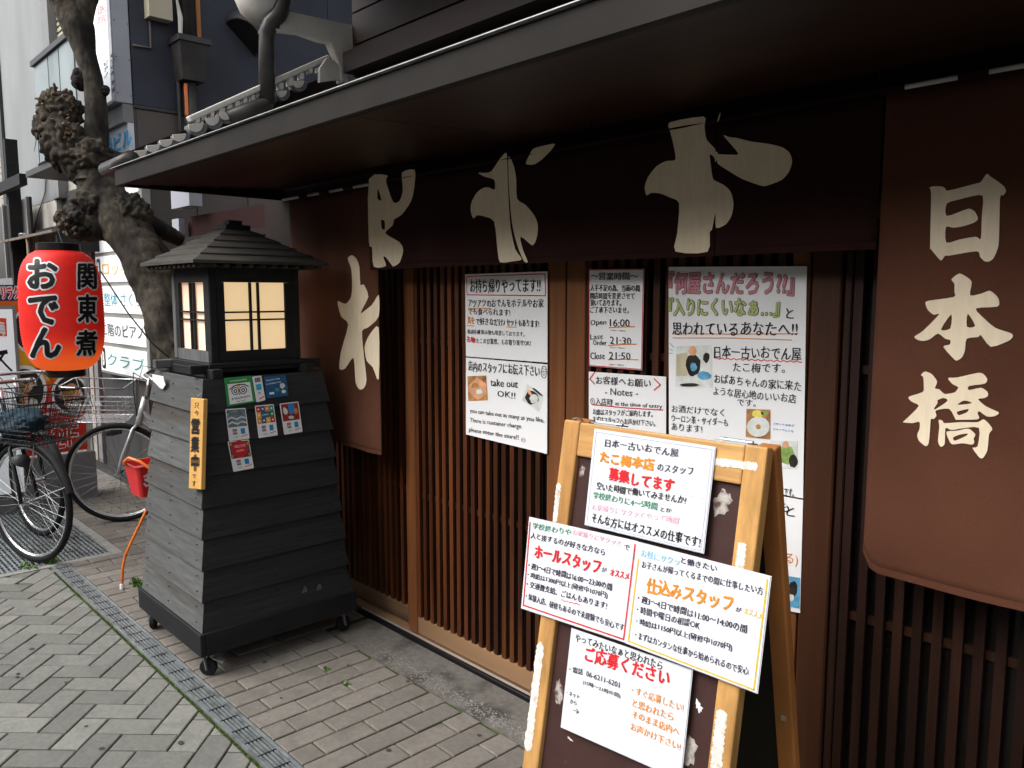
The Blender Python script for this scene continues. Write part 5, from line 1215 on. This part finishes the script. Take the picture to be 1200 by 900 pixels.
b1, bp1 = bike('bicycle', 'nearest black bicycle cropped at the left edge, a blue bag in its basket', onZ(40, 658)[:2], R(18), R(4), black, 'grid', r=.345)
b3, _ = bike('bicycle', 'black bicycle standing just behind the nearest one', onZ(47, 627)[:2], R(16), R(-4), black, 'grid', r=.345)
mb = MB(); bcen = Vector(onZ(40, 658)); burl(mb, bcen+Vector((-.06, .0, .79)), .135, 44, (1.1, .95, .55), amp=.35, fine=.8)
tag(obj('shopping_bag', mb, bagm, None, smooth=True), 'crumpled dark blue bag in the wire basket of the nearest bicycle', 'bag')

# ================================================================== NEIGHBOURING HOUSES
NX = -6.0
SIDE = Frame((NX, 0, 0), (0, 1, 0), (0, 0, 1))
nb_ = thing('neighbour_building', 'grey building left of the restaurant with dark panelled side wall and white sign boxes', 'building', (-7, 2.1, 0))
def nbox(name, a, b, mat, parent=nb_, bv=0):
    o = obj(name, MB().box(a, b), mat, parent)
    if bv: bevel(o, bv, 1)
    return o
sw = nbox('side_wall', (NX-.2, 2.005, 2.822), (NX-.004, 9, 9), sidewall)
y = 2.006
for yy in (2.34, 2.95, 3.56, 4.17, 4.8):
    nbox('wall_panel', (NX-.003, y, 2.824), (NX+.008, yy-.004, 9), sidewall, sw); y = yy
nbox('side_wall', (NX-.2, 2.005, 0), (NX-.002, 9, 2.795), brownmetal); nbox('seam_trim', (NX-.1, 2.003, 2.797), (NX+.014, 9, 2.820), darkgrey)
for k in range(6): nbox('wall_panel', (NX-.001, 2.02+k*.4, .02), (NX+.006, 2.41+k*.4, 2.79), brownmetal)
nbox('front_wall', (-7.5, 2.01, 2.83), (NX-.205, 2.3, 9), midgrey); nbox('front_wall', (-7.5, 2.01, 0), (NX-.205, 2.3, 2.825), darkgrey)
# vertical sign box at the corner
bz = SIDE.ab(148, 121)[1]
sb = nbox('sign_box', (-6.62, 1.885, bz), (NX+.003, 1.999, 6), whitebox, bv=.004)
nbox('sign_panel', (-6.60, 1.879, bz+.02), (NX-.06, 1.8845, 6), signface, sb)
nbox('casing_strip', (NX-.055, 1.8785, bz+.005), (NX+.0035, 1.8844, 6), M('casing_grey', (.32, .32, .35), .5), sb)
for k in range(6): nbox('rivet', (NX+.0035, 1.90, bz+.06+k*.24), (NX+.006, 1.906, bz+.066+k*.24), black, sb); nbox('rivet', (NX+.0035, 1.985, bz+.05+k*.24), (NX+.006, 1.991, bz+.056+k*.24), black, sb)
SB = Frame((0, 1.8785, 0), (1, 0, 0), (0, 0, 1)); S = Sheet(SB)
fade = M('faded_red_print', (.62, .25, .27), .5, .2, 60)
for i, ch in enumerate('医院'): S.line(ch, (115, 17+i*12), (125, 12+i*12), 9, fade, off=.01)
for i, ch in enumerate('整骨'): S.line(ch, (117, 42+i*11), (126, 37+i*11), 7, M('faded_grey_print', (.6, .62, .62), .5), off=.0)
for i, ch in enumerate('●つぐみ'): S.line(ch, (130, 68+i*7), (134.5, 65+i*7), 4.5, ink, off=.02)
for i, ch in enumerate('ピアノ'): S.line(ch, (122, 78+i*7), (127, 74+i*7), 4.5, inkp, off=.0)
for i, ch in enumerate('教室'): S.line(ch, (131, 100+i*9), (136, 96+i*9), 5, inkp, off=.0)
S.done(sb)
nbox('sign_soffit', (-6.66, 1.93, bz-.13), (NX+.002, 2.0, bz-.005), midgrey)
BP = Frame((0, 1.955, 0), (1, 0, 0), (0, 0, 1))
q = [BP.ab(*c) for c in ((112, 160), (159, 133), (161, 172), (113, 193))]
zt_, zb_ = q[1][1], q[2][1]
bsn = nbox('name_sign', (-6.64, 1.957, zb_), (NX+.001, 1.999, zt_), M('name_sign_white', (.62, .66, .72), .4, .04, 5))
S = Sheet(BP, .002); S.line('光栄ビル', (112, 191), (155, 170), 20, bluel, off=.02, wob=.01); S.done(bsn)
# floor directory
DF = Frame((0, 1.93, 0), (1, 0, 0), (0, 0, 1)); dx0, dx1 = DF.ab(114.5, 380)[0], DF.ab(172, 380)[0]
dr = nbox('directory_sign', (dx0, 1.938, DF.ab(118, 436)[1]), (dx1, 1.998, DF.ab(118, 190)[1]), M('directory_frame', (.24, .24, .22), .5, .1, 10), bv=.004)
rows = [(206, 236, '5'), (241, 265, '4'), (270, 296, '7'), (300.5, 331, '3'), (335.5, 366, '2'), (371, 400, ''), (404.5, 433, 'B')]
S = Sheet(DF, .0015); mnum = M('number_plate', (.02, .02, .02), .4)
for v0, v1, n_ in rows:
    z1, z0 = DF.ab(118, v0)[1], DF.ab(118, v1)[1]
    pn = nbox('panel', (dx0+.035, 1.9312, z0), (dx1-.035, 1.9378, z1), signface, dr)
    rr = random.Random(int(v0))
    if n_:
        m = MB(); cx = dx0+.105; hh = (z1-z0)*.42; zc = (z0+z1)/2; m.prism(DF, [(cx-.045, zc-hh*.8), (cx-.03, zc-hh), (cx+.03, zc-hh), (cx+.045, zc-hh*.8), (cx+.045, zc+hh*.8), (cx+.03, zc+hh), (cx-.03, zc+hh), (cx-.045, zc+hh*.8)], -.001, .0008); obj('number_plate', m, mnum, pn)
        vs, fs = glyphs(n_, .05); S.h = .0022; S.mb(whitepaint).add([DF.pt(cx-.022+.044*a, zc-hh*.7+hh*1.4*b, .0022) for a, b in vs], fs); S.h = .0015
    word, mm = {'3': ('ロッキー', yelink), '2': ('整体 さくら', M('dark_cyan_print', (.05, .33, .42), .5)), '': ('二階のピアノ', ink), 'B': ('クラブ', tealst), '7': ('', ink), '5': ('', ink), '4': ('', ink)}[n_]
    if word:
        vs, fs = glyphs(word, .0); x0 = dx0+(.2 if n_ else .08); wd = (dx1-x0-.08); zc = (z0+z1)/2; hh = (z1-z0)*.25
        S.mb(mm).add([DF.pt(x0+wd*a, zc-hh+2*hh*b, .0015) for a, b in vs], fs)
S.done(dr)
# service things on the side wall, each seen from the street
def S_(u, v, out=0): p = onX(u, v, NX+out); return p
vh = thing('vent_hood', 'dark rounded vent hood on the grey side wall', 'vent', S_(286, 36))
c = S_(287, 40, .0); Rv = .165; N1, N2 = 40, 22; nv = Vector((.42, -.60, -.68)).normalized(); dc = .42*Rv
pts = []; cutf = []
for i in range(N2+1):
    a = math.pi/2*i/N2
    for j in range(N1):
        b = 2*math.pi*j/N1; p = Vector((Rv*1.05*math.sin(a), Rv*math.cos(a)*math.cos(b), Rv*1.05*math.cos(a)*math.sin(b))); e = p.dot(nv)-dc
        pts.append(p-nv*max(0, e)); cutf.append(e > -1e-4)
m = MB(); mo = MB(); m.v = [c+p for p in pts]; mo.v = [c+p-nv*.004 for p in pts]
for i in range(N2):
    for j in range(N1):
        j2 = (j+1) % N1; q_ = [i*N1+j, i*N1+j2, (i+1)*N1+j2, (i+1)*N1+j]
        (mo if all(cutf[k] for k in q_) else m).f.append(q_)
hd = obj('hood', m, darkgrey, vh, smooth=True); sm = hd.modifiers.new('s', 'SOLIDIFY'); sm.thickness = .006; sm.offset = -1
obj('opening', mo, black, vh)
obj('flange', MB().lathe([(.18, -.004), (.18, .004)], (0, 0, 0), 4), darkgrey, None) if False else None
dp = thing('rainwater_pipe', 'dark rainwater pipe with a square hopper on the side wall of the neighbouring building', 'drain pipe', S_(222, 140))
c0, c1 = S_(214, 0, .09), S_(222, 97, .09); yv = S_(222, 72, .09).y
zt1, zh1, zh0 = 4.4, S_(220, 47, .09).z, S_(220, 96, .09).z
obj('pipe', MB().tube([(NX+.08, yv, zh1-.03), (NX+.08, yv-.0, 4.6)], .042, 12), pipem, dp, smooth=True)
obj('pipe', MB().tube([(NX+.08, yv, zh0+.03), (NX+.08, yv, 2.2)], .048, 12), pipem, dp, smooth=True)
hw = .105; m = MB(); m.hexa([(NX+.01, yv-hw*.75, zh0), (NX+.16, yv-hw*.75, zh0), (NX+.16, yv+hw*.75, zh0), (NX+.01, yv+hw*.75, zh0), (NX+.005, yv-hw, zh1-.04), (NX+.20, yv-hw, zh1-.04), (NX+.20, yv+hw, zh1-.04), (NX+.005, yv+hw, zh1-.04)]); hp = obj('hopper', m, pipem, dp)
obj('hopper_rim', MB().box((NX+.002, yv-hw-.012, zh1-.039), (NX+.215, yv+hw+.012, zh1)), pipem, hp)
obj('side_pipe', MB().tube([(NX+.05, yv-.07, zh0-.002), (NX+.05, yv-.07, 2.2)], .014, 8), darkgrey, dp)
obj('orange_cable', MB().box((NX+.11, yv-.055, zh0-.24), (NX+.12, yv-.035, zh0-.02)), orangetube, dp)
obj('wall_batten', MB().box((NX+.01, yv+.09, zh1+.002), (NX+.03, yv+.12, 4.6)), legwood, dp)
obj('peeling_wrap', MB().tube([(NX+.10, yv-.06, zh1+.01), (NX+.10, yv-.055, zh1+.14), (NX+.10, yv-.075, zh1+.26)], [.014, .018, .008], 8), plaster, dp)
jb = thing('junction_box', 'beige junction box with a thin conduit high on the dark side wall', 'junction box', S_(182, 18))
a = S_(170, 17, .10); b_ = S_(196, 17, .0)
obj('box', MB().box((NX+.001, b_.y-.16, a.z), (NX+.10, b_.y, a.z+.35)), beigebox, jb); obj('conduit', MB().tube([(NX+.02, S_(175, 40).y, a.z), (NX+.02, S_(175, 40).y, S_(175, 57).z), (NX+.02, 2.01, S_(175, 57).z-.005)], .009, 8), brownmetal, jb, smooth=True)
# gutter bowl and downpipe standing on the verge of the restaurant roof
dg = thing('downpipe', 'grey downpipe with a white round gutter end above the roof tiles', 'drain pipe', onX(312, 118, -3.9))
GX = -3.80
def G(u, v, dx=0): return onX(u, v, GX+dx)
obj('gutter_end', MB().lathe([(.02, -.135), (.07, -.125), (.11, -.09), (.135, -.03), (.14, .06)], G(308, -6), 28), plaster, dg, smooth=True)
obj('pipe', MB().tube([G(333, -16, .12), G(332, 4, .12), G(327, 17, .11), G(317, 27, .09), G(313.5, 37, .07), G(313, 50, .06), G(312.5, 122, .05)], .039, 16), pipem, dg, smooth=True)
obj('shoe', MB().tube([G(312.5, 116, .05), G(311, 124, .05), G(300, 128, .05), G(268, 141, .05)], [.036, .042, .044, .046], 16), pipem, dg, smooth=True)
obj('collar', MB().tube([G(312.5, 38, .05), G(312.5, 42, .05)], .040, 16), pipem, dg); obj('bracket', MB().tube([G(314, 40, .05), G(326, 30, .12)], .012, 8), pipem, dg)
eg = thing('eave_gutter', 'short grey gutter end at the left tip of the awning roof', 'gutter', onY(150, 187, 1.2))
obj('gutter', MB().tube([onY(124, 199, 1.17), onY(155, 186, 1.17)], .032, 14), pipem, eg, smooth=True)
wm = thing('wall_box', 'small white electric box under the left end of the awning', 'electric box', onY(210, 232, 1.99))
p = onY(201, 245, 1.92); q_ = onY(221, 218, 1.92); obj('box', MB().box((p.x, 1.92, p.z), (q_.x, 1.999, q_.z)), whitebox, wm); p = onY(204, 274, 1.97); q_ = onY(211, 256, 1.97); obj('lower_box', MB().box((p.x, 1.96, p.z), (q_.x, 1.998, q_.z)), whitebox, wm)

# pale building with the glass balcony
pb_ = thing('pale_building', 'pale building with a curved glass balcony at the upper left', 'building', (-8.6, 2.1, 0))
def pbox(name, a, b, mat, parent=pb_): return obj(name, MB().box(a, b), mat, parent)
xa, xb, xc, xd = [onY(u, 200, 2.0).x for u in (9, 62, 70, 86)]
pbox('wall', (xa, 2.0, 2.35), (xb, 2.3, 9), wallgrey)
pbox('wall', (xa+.3, 2.0, .0), (xb+.05, 2.3, 2.345), plaster)
pbox('wall', (xb+.055, 2.04, 0), (xd, 2.3, 2.4), darkgrey)
pbox('jamb', (xb+.002, 1.98, 2.35), (xc, 2.3, 9), midgrey); pbox('recess', (xc+.002, 2.06, 2.35), (xd+.05, 2.3, 9), beigetile)
for k in range(16): pbox('louver', (xc+.004, 2.045, 3.3+k*.05), (xd+.04, 2.058, 3.33+k*.05), beigebox)
pbox('corner_post', (xa-.14, 1.97, 2.2), (xa-.002, 2.3, 9), darkgrey)
for k in range(3): pbox('wall_strip', (xd+.03+k*.14, 1.985, .1), (xd+.13+k*.14, 2.008, 2.3), (midgrey, beigetile, midgrey)[k])
wire = [onY(54, 205, 1.99), onY(53, 225, 1.99), onY(45, 250, 1.99), onY(40, 270, 1.99)]
obj('cable', MB().tube(wire, .006, 6), midgrey, pb_); obj('cable_knob', MB().box(wire[0]-Vector((.025, .01, .01)), wire[0]+Vector((.025, .005, .035))), black, pb_)
# balcony, glass bent round its corner
by = 1.62; z0b = onY(40, 194, by).z; z1b = onY(55, 66, by).z
bl = obj('balcony', MB().box((onY(23, 190, by).x+.08, by+.02, z0b-.05), (onY(88, 170, by).x, 1.998, z0b-.005)), darkgrey, pb_)
us = [(22, 42), (43, 59), (60, 72), (73, 90)]
for i, (ua, ub) in enumerate(us):
    x0, x1 = onY(ua, 130, by).x, onY(ub, 130, by).x; m = MB(); N = 5; zt2 = z1b if i else z1b-.28
    for k in range(N+1):
        x = x0+(x1-x0)*k/N; yy = by+(.30*((1-k/N)**2) if i == 0 else 0); m.v += [Vector((x, yy, z0b)), Vector((x, yy, zt2)), Vector((x, yy+.01, z0b)), Vector((x, yy+.01, zt2))]
    for k in range(N): a_ = 4*k; m.f += [[a_, a_+4, a_+5, a_+1], [a_+2, a_+3, a_+7, a_+6], [a_+1, a_+5, a_+7, a_+3], [a_, a_+2, a_+6, a_+4]]
    m.f += [[0, 1, 3, 2], [4*N, 4*N+2, 4*N+3, 4*N+1]]
    obj('glass_panel', m, glassbal, bl, smooth=False)
pbox('handrail', (onY(42, 130, by).x, by-.02, z1b+.002), (onY(92, 130, by).x, by+.04, z1b+.04), black, bl)
# tiled building at the far left
tb_ = thing('tiled_building', 'beige tiled building at the far left edge behind the pale building', 'building', (-12, 2.1, 0))
obj('wall', MB().box((-20, 2.1, 0), (xa-.16, 2.4, 9)), beigetile, tb_)
x = xa-.2
tile_me = None
for i in range(5):
    for j in range(58):
        if tile_me is None:
            m = MB().box((-.065, -.004, -.03), (.065, .004, .03)); tile_me = bpy.data.meshes.new('tile'); tile_me.from_pydata(m.v, [], m.f); tile_me.materials.append(beigetile)
        link('tile', tile_me, tb_, Vector((x-.06-i*.14, 2.095, 1.6+j*.068))-wl(tb_))
obj('white_pipe', MB().tube([(xa-.17, 2.02, 1.0), (xa-.17, 2.02, 3.9)], .035, 10), whitepaint, tb_, smooth=True)
# gate posts, hood and boards
gp = thing('gate_post', 'dark wooden post with a crossbar at the left edge above the signboards', 'post', onY(12, 320, 1.72))
a, b_ = onY(6, 160, 1.72), onY(19, 320, 1.72); zt2 = onY(12, 160, 1.72).z
obj('post', MB().box((a.x, 1.70, 0), (b_.x, 1.80, zt2)), oldplank if False else charframe, gp); c = onY(29, 210, 1.68)
obj('crossbar', MB().box((c.x-1.6, 1.64, c.z-.045), (c.x, 1.698, c.z+.045)), charframe, gp)
wf = thing('window_frame', 'grey window frame with dark panes behind the wooden post', 'window', onY(20, 320, 1.88))
z0w, z1w = onY(10, 326, 1.88).z, onY(10, 238, 1.88).z; xw = onY(36, 300, 1.88).x
obj('pane', MB().box((xw-1.9, 1.90, z0w), (xw, 1.92, z1w)), M('dark_pane', (.03, .022, .02), .3, .2, 4), wf)
for x in (xw-.05, xw-.38, xw-.72, xw-1.06): obj('bar', MB().box((x, 1.875, z0w), (x+.045, 1.899, z1w)), midgrey, wf)
obj('sill', MB().box((xw-1.9, 1.86, z0w-.075), (xw, 1.9, z0w-.001)), midgrey, wf); obj('lower_wall', MB().box((xw-1.9, 1.93, 0), (xw+.2, 1.99, z0w+.3)), darkgrey, wf)
hdm = thing('entrance_hood', 'small wooden hood over weathered boards above the red lantern', 'hood', onY(45, 300, 1.80))
HF = Frame((0, 1.62, 0), (1, 0, 0), (0, 0, 1)); a = HF.ab(-8, 290); b_ = HF.ab(63, 256); x0 = a[0]; x1 = b_[0]; zz = HF.ab(30, 272)[1]
obj('roof_board', MB().hexa([(x0, 1.60, zz-.05), (x1, 1.60, zz-.05), (x1, 1.93, zz+.03), (x0, 1.93, zz+.03), (x0, 1.60, zz-.03), (x1, 1.60, zz-.03), (x1, 1.93, zz+.05), (x0, 1.93, zz+.05)]), oldplank, hdm)
obj('gable', MB().box((x1-.06, 1.64, zz-.18), (x1-.03, 1.93, zz-.05)), charframe, hdm); obj('ridge', MB().box((x0, 1.93, zz+.03), (x1+.05, 1.97, zz+.09)), charframe, hdm)
xp = onY(25, 300, 1.9).x; xq = onY(80, 300, 1.9).x; zt3 = onY(50, 276, 1.9).z
for k in range(7): w_ = (xq-xp)/7; obj('board', MB().box((xp+k*w_, 1.90-.002*(k % 2), .3), (xp+(k+1)*w_-.004, 1.915, zt3)), (oldplank, M('tan_plank', (.34, .25, .16), .8, .3, 10, .2, (1, 1, .2), stain=((.12, .08, .05), 5, .5, .7)))[k in (0, 1, 2, 4)], hdm)
lampo = obj('lamp', MB().lathe([(.01, -.02), (.03, -.015), (.035, .01), (.02, .02)], onY(27, 276, 1.66), 14), chrome, hdm)

# ================================================================== SIGNBOARDS BESIDE THE BICYCLES
SX = -6.35
SG = Frame((SX, 0, 0), (0, 1, 0), (0, 0, 1))
ps = thing('poster_stand', 'tall red and yellow food poster stand behind the red lantern', 'signboard', (SX-.05, 1.4, 0))
y1 = SG.ab(98, 450)[0]; y0 = y1-.58; z0p = SG.ab(98, 527)[1]; z1p = SG.ab(30, 334)[1]
obj('board', MB().box((SX-.05, y0, z0p), (SX-.001, y1, z1p)), posred, ps); 
obj('side_edge', MB().box((SX-.055, y1+.001, z0p-.02), (SX+.004, y1+.02, z1p+.01)), M('edge_pale', (.45, .47, .42), .5), ps)
obj('base', MB().box((SX-.25, y0, .0), (SX+.01, y1+.05, z0p-.021)), midgrey, ps)
S = Sheet(SG, .002)
H_ = z1p-z0p
def band(f0, f1, m, y0_=None, y1_=None, h=0): S.mb(m).add([SG.pt(y0_ if y0_ is not None else y0, z0p+H_*f0, .001+h), SG.pt(y1_ if y1_ is not None else y1, z0p+H_*f0, .001+h), SG.pt(y1_ if y1_ is not None else y1, z0p+H_*f1, .001+h), SG.pt(y0_ if y0_ is not None else y0, z0p+H_*f1, .001+h)], [[0, 1, 2, 3]])
band(.91, 1.0, posnavy); band(.62, .909, posor)
band(.52, .619, posyel); S.quad([(0, 400), (45, 414), (100, 400), (100, 430), (0, 432)], posyel, .0004); S.quad([(60, 437), (98, 434), (98, 450), (62, 452)], posor, .0002); S.quad([(0, 425), (58, 437), (62, 452), (40, 468), (0, 470)], posor, .0003); S.quad([(0, 425), (56, 437), (58, 446), (0, 452)], posyel, .0005)
def bowl(cu, cv, ru, rv):
    S.blob((cu, cv), ru, rv, whitepaint, .0008, n=30, jit=0); S.blob((cu, cv), ru*.86, rv*.86, foodd, .001, n=28, jit=0)
    rr = random.Random(int(cu))
    for k in range(6): S.blob((cu+rr.uniform(-.45, .45)*ru, cv+rr.uniform(-.35, .45)*rv), ru*.32, rv*.26, (foodb, foodp, foodb)[k % 3], .0011+.0001*k, n=10)
    S.blob((cu+ru*.35, cv+rv*.5), ru*.25, rv*.22, foodw, .0018, n=9)
bowl(82, 462, 22, 24); bowl(28, 458, 27, 30); bowl(33, 386, 19, 27)
S.line('リラクゼーション', (2, 350), (60, 350), 15, redink, off=.03); S.h -= .0006; S.under('リラクゼーション', (2, 350), (60, 350), 15, whitepaint, 1.4); S.h += .0006
S.line('めでてと', (22, 421), (44, 424), 7, redink, off=.02)
for v0, tx in ((482, '大阪の味、昔ながらのおでん'), (491, '二階のお席にございます')): S.line(tx, (26, v0+3), (98, v0-8), 6.5, whitepaint, off=.02)
S.line('その他いろいろ', (44, 502), (96, 494), 5.5, whitepaint, off=.02); S.line('営業中', (50, 444), (64, 443), 6, whitepaint, off=.0)
S.h = .003; S.under('2F', (62, 527), (92, 521), 24, whitepaint, 1.2); S.h = .0042; S.line('2F', (62, 527), (92, 521), 24, posred, off=.0, wob=.01); S.done(ps, 'print')
WSX = -6.31; WS = Frame((WSX, 0, 0), (0, 1, 0), (0, 0, 1)); x1 = WS.ab(21, 400)[0]; zt4 = WS.ab(19, 358)[1]
wsn = thing('white_signboard', 'white signboard with a red seal and black brush stroke, cropped by the left edge', 'signboard', (WSX-.02, x1-.15, 0))
obj('case', MB().box((WSX-.035, x1-.36, .10), (WSX-.002, x1, zt4)), midgrey, wsn); obj('panel', MB().box((WSX-.0015, x1-.34, .13), (WSX+.006, x1-.022, zt4-.025)), signface, wsn); obj('foot', MB().box((WSX-.035, x1-.36, 0), (WSX+.03, x1, .099)), midgrey, wsn)
S = Sheet(WS, .0075); S.quad([(-14, 372), (7, 373), (8, 394), (-14, 394)], M('seal_red', (.75, .09, .02), .4), 0); S.line('梅', (-6, 392), (6, 392.5), 17, whitepaint, off=.03)
S.rib([(-12, 411), (-2, 414), (6, 412.5)], 5, ink); S.rib([(5, 413), (-2, 424), (-12, 436)], 2.4, ink); S.rib([(-2, 418), (6, 427), (13, 434)], 2.2, ink); S.done(wsn, 'print')

# ================================================================== RED BUCKET ON AN ORANGE STAND
bc = at(173, 556, 4.12)
fst = onZ(143, 690); stn = thing('folding_stand', 'orange folding tube stand leaning beside the lantern stand', 'stand', (bc.x, bc.y, 0))
hd_ = Vector((fst.x-bc.x, fst.y-bc.y, 0)); hl = hd_.length; hd_.normalize(); hp_ = Vector((-hd_.y, hd_.x, 0))
zr = bc.z-.005
d0 = (fst-EYEP).dot(_fw)
lg = obj('leg', MB().tube([fst, at(143.5, 667, d0), at(147, 650, d0+.01), at(180, 580, 4.10), at(190, 562, 4.14)], .0075, 10), orangetube, stn, smooth=True)
obj('foot_cap', MB().lathe([(.0105, 0), (.0105, .022), (.009, .026)], fst, 10), whitepaint, lg)
f2 = onZ(232, 662); g2 = at(188, 598, 4.14)
lg = obj('leg', MB().tube([f2, f2+Vector((0, 0, .08)), g2, at(176, 580, 4.24), at(156, 552, 4.27)], .0075, 10), orangetube, stn, smooth=True)
obj('foot_cap', MB().lathe([(.0105, 0), (.0105, .022), (.009, .026)], f2, 10), whitepaint, lg)
obj('ring', MB().tube([at(156, 552, 4.27), at(149, 547, 4.15), at(145.5, 541, 4.02), at(151, 536.5, 3.985), at(164, 541, 3.975), at(177, 550, 3.975), at(187, 564, 3.99), at(192, 581, 4.05)], .0078, 10), orangetube, stn, smooth=True)
bk_ = thing('red_bucket', 'small red rectangular plastic bucket with white script held in the orange stand', 'bucket', (bc.x, bc.y, bc.z-.09))
def rr_(hx, hy, z, n=6, r=.022):
    out = []
    for cx, cy, a0 in ((1, 1, 0), (-1, 1, 1), (-1, -1, 2), (1, -1, 3)):
        for k in range(n): a = (a0+k/(n-1))*math.pi/2; out.append(bc+hd_*(cx*(hx-r)+r*math.cos(a))+hp_*(cy*(hy-r)+r*math.sin(a))+Vector((0, 0, z)))
    return out
lv = [rr_(.062, .075, -.10), rr_(.066, .079, -.098), rr_(.086, .100, .055), rr_(.093, .107, .057), rr_(.093, .107, .066), rr_(.084, .098, .066), rr_(.060, .073, -.09)]
m = MB(); n = 24
for l in lv: m.v += l
for i in range(len(lv)-1):
    for j in range(n): j2 = (j+1) % n; m.f.append([i*n+j, i*n+j2, (i+1)*n+j2, (i+1)*n+j])
m.f.append(list(range(n))[::-1]); m.f.append([(len(lv)-1)*n+j for j in range(n)])
obj('bucket', m, bucketm, bk_, smooth=False)
m = MB(); l = rr_(.08, .094, .035); m.v += l; m.f.append(list(range(n))); obj('lid', m, M('lid_clear', (.45, .12, .12), .15, .6, 40, .6), bk_)
# white script on the face towards the camera
fn = Vector((-bc.x, -bc.y, 0)).normalized(); 
best = max([hd_, -hd_, hp_, -hp_], key=lambda v: v.dot(fn)); oth = Vector((-best.y, best.x, 0))
FB = Frame(bc+best*(.0755 if abs(best.dot(hd_)) > .5 else .089)+Vector((0, 0, -.02)), oth, Vector((0, 0, 1))+best*.13)
S = Sheet(FB, .0028); m = S.mb(whitepaint)
rn = random.Random(3)
for L_ in range(3):
    P = [(-.05+.012*i+rn.uniform(-.003, .003), .030-L_*.022+.012*math.sin(i*2.1+L_)+rn.uniform(-.003, .003)) for i in range(9-2*L_)]
    for i in range(len(P)-1):
        a = Vector(P[i]); b = Vector(P[i+1]); d = (b-a).normalized(); nn = Vector((-d.y, d.x))*rn.uniform(.0022, .005); m.add([FB.pt(*(a-nn), .0028), FB.pt(*(b-nn), .0028), FB.pt(*(b+nn), .0028), FB.pt(*(a+nn), .0028)], [[0, 1, 2, 3]])
S.done(bk_, 'script')

# ================================================================== UNSEEN BUILDING OPPOSITE, ADDED TO BLOCK LOW SKY LIGHT
op = thing('opposite_light_blocker', 'unseen plain grey building added across the street to block low sky light', 'building', (-3, -6.3, 0))
obj('wall', MB().box((-26, -6.6, 0), (14, -6.2, 4.2)), midgrey, op)
for i in range(13):
    for j in range(2):
        x = -24+i*3; z = .9+j*2.5; wn = obj('window', MB().box((x, -6.199, z), (x+1.5, -6.16, z+1.4)), beigebox, op); obj('pane', MB().box((x+.07, -6.159, z+.07), (x+1.43, -6.15, z+1.33)), M('dark_pane', (.03, .022, .02), .3, .2, 4), wn)
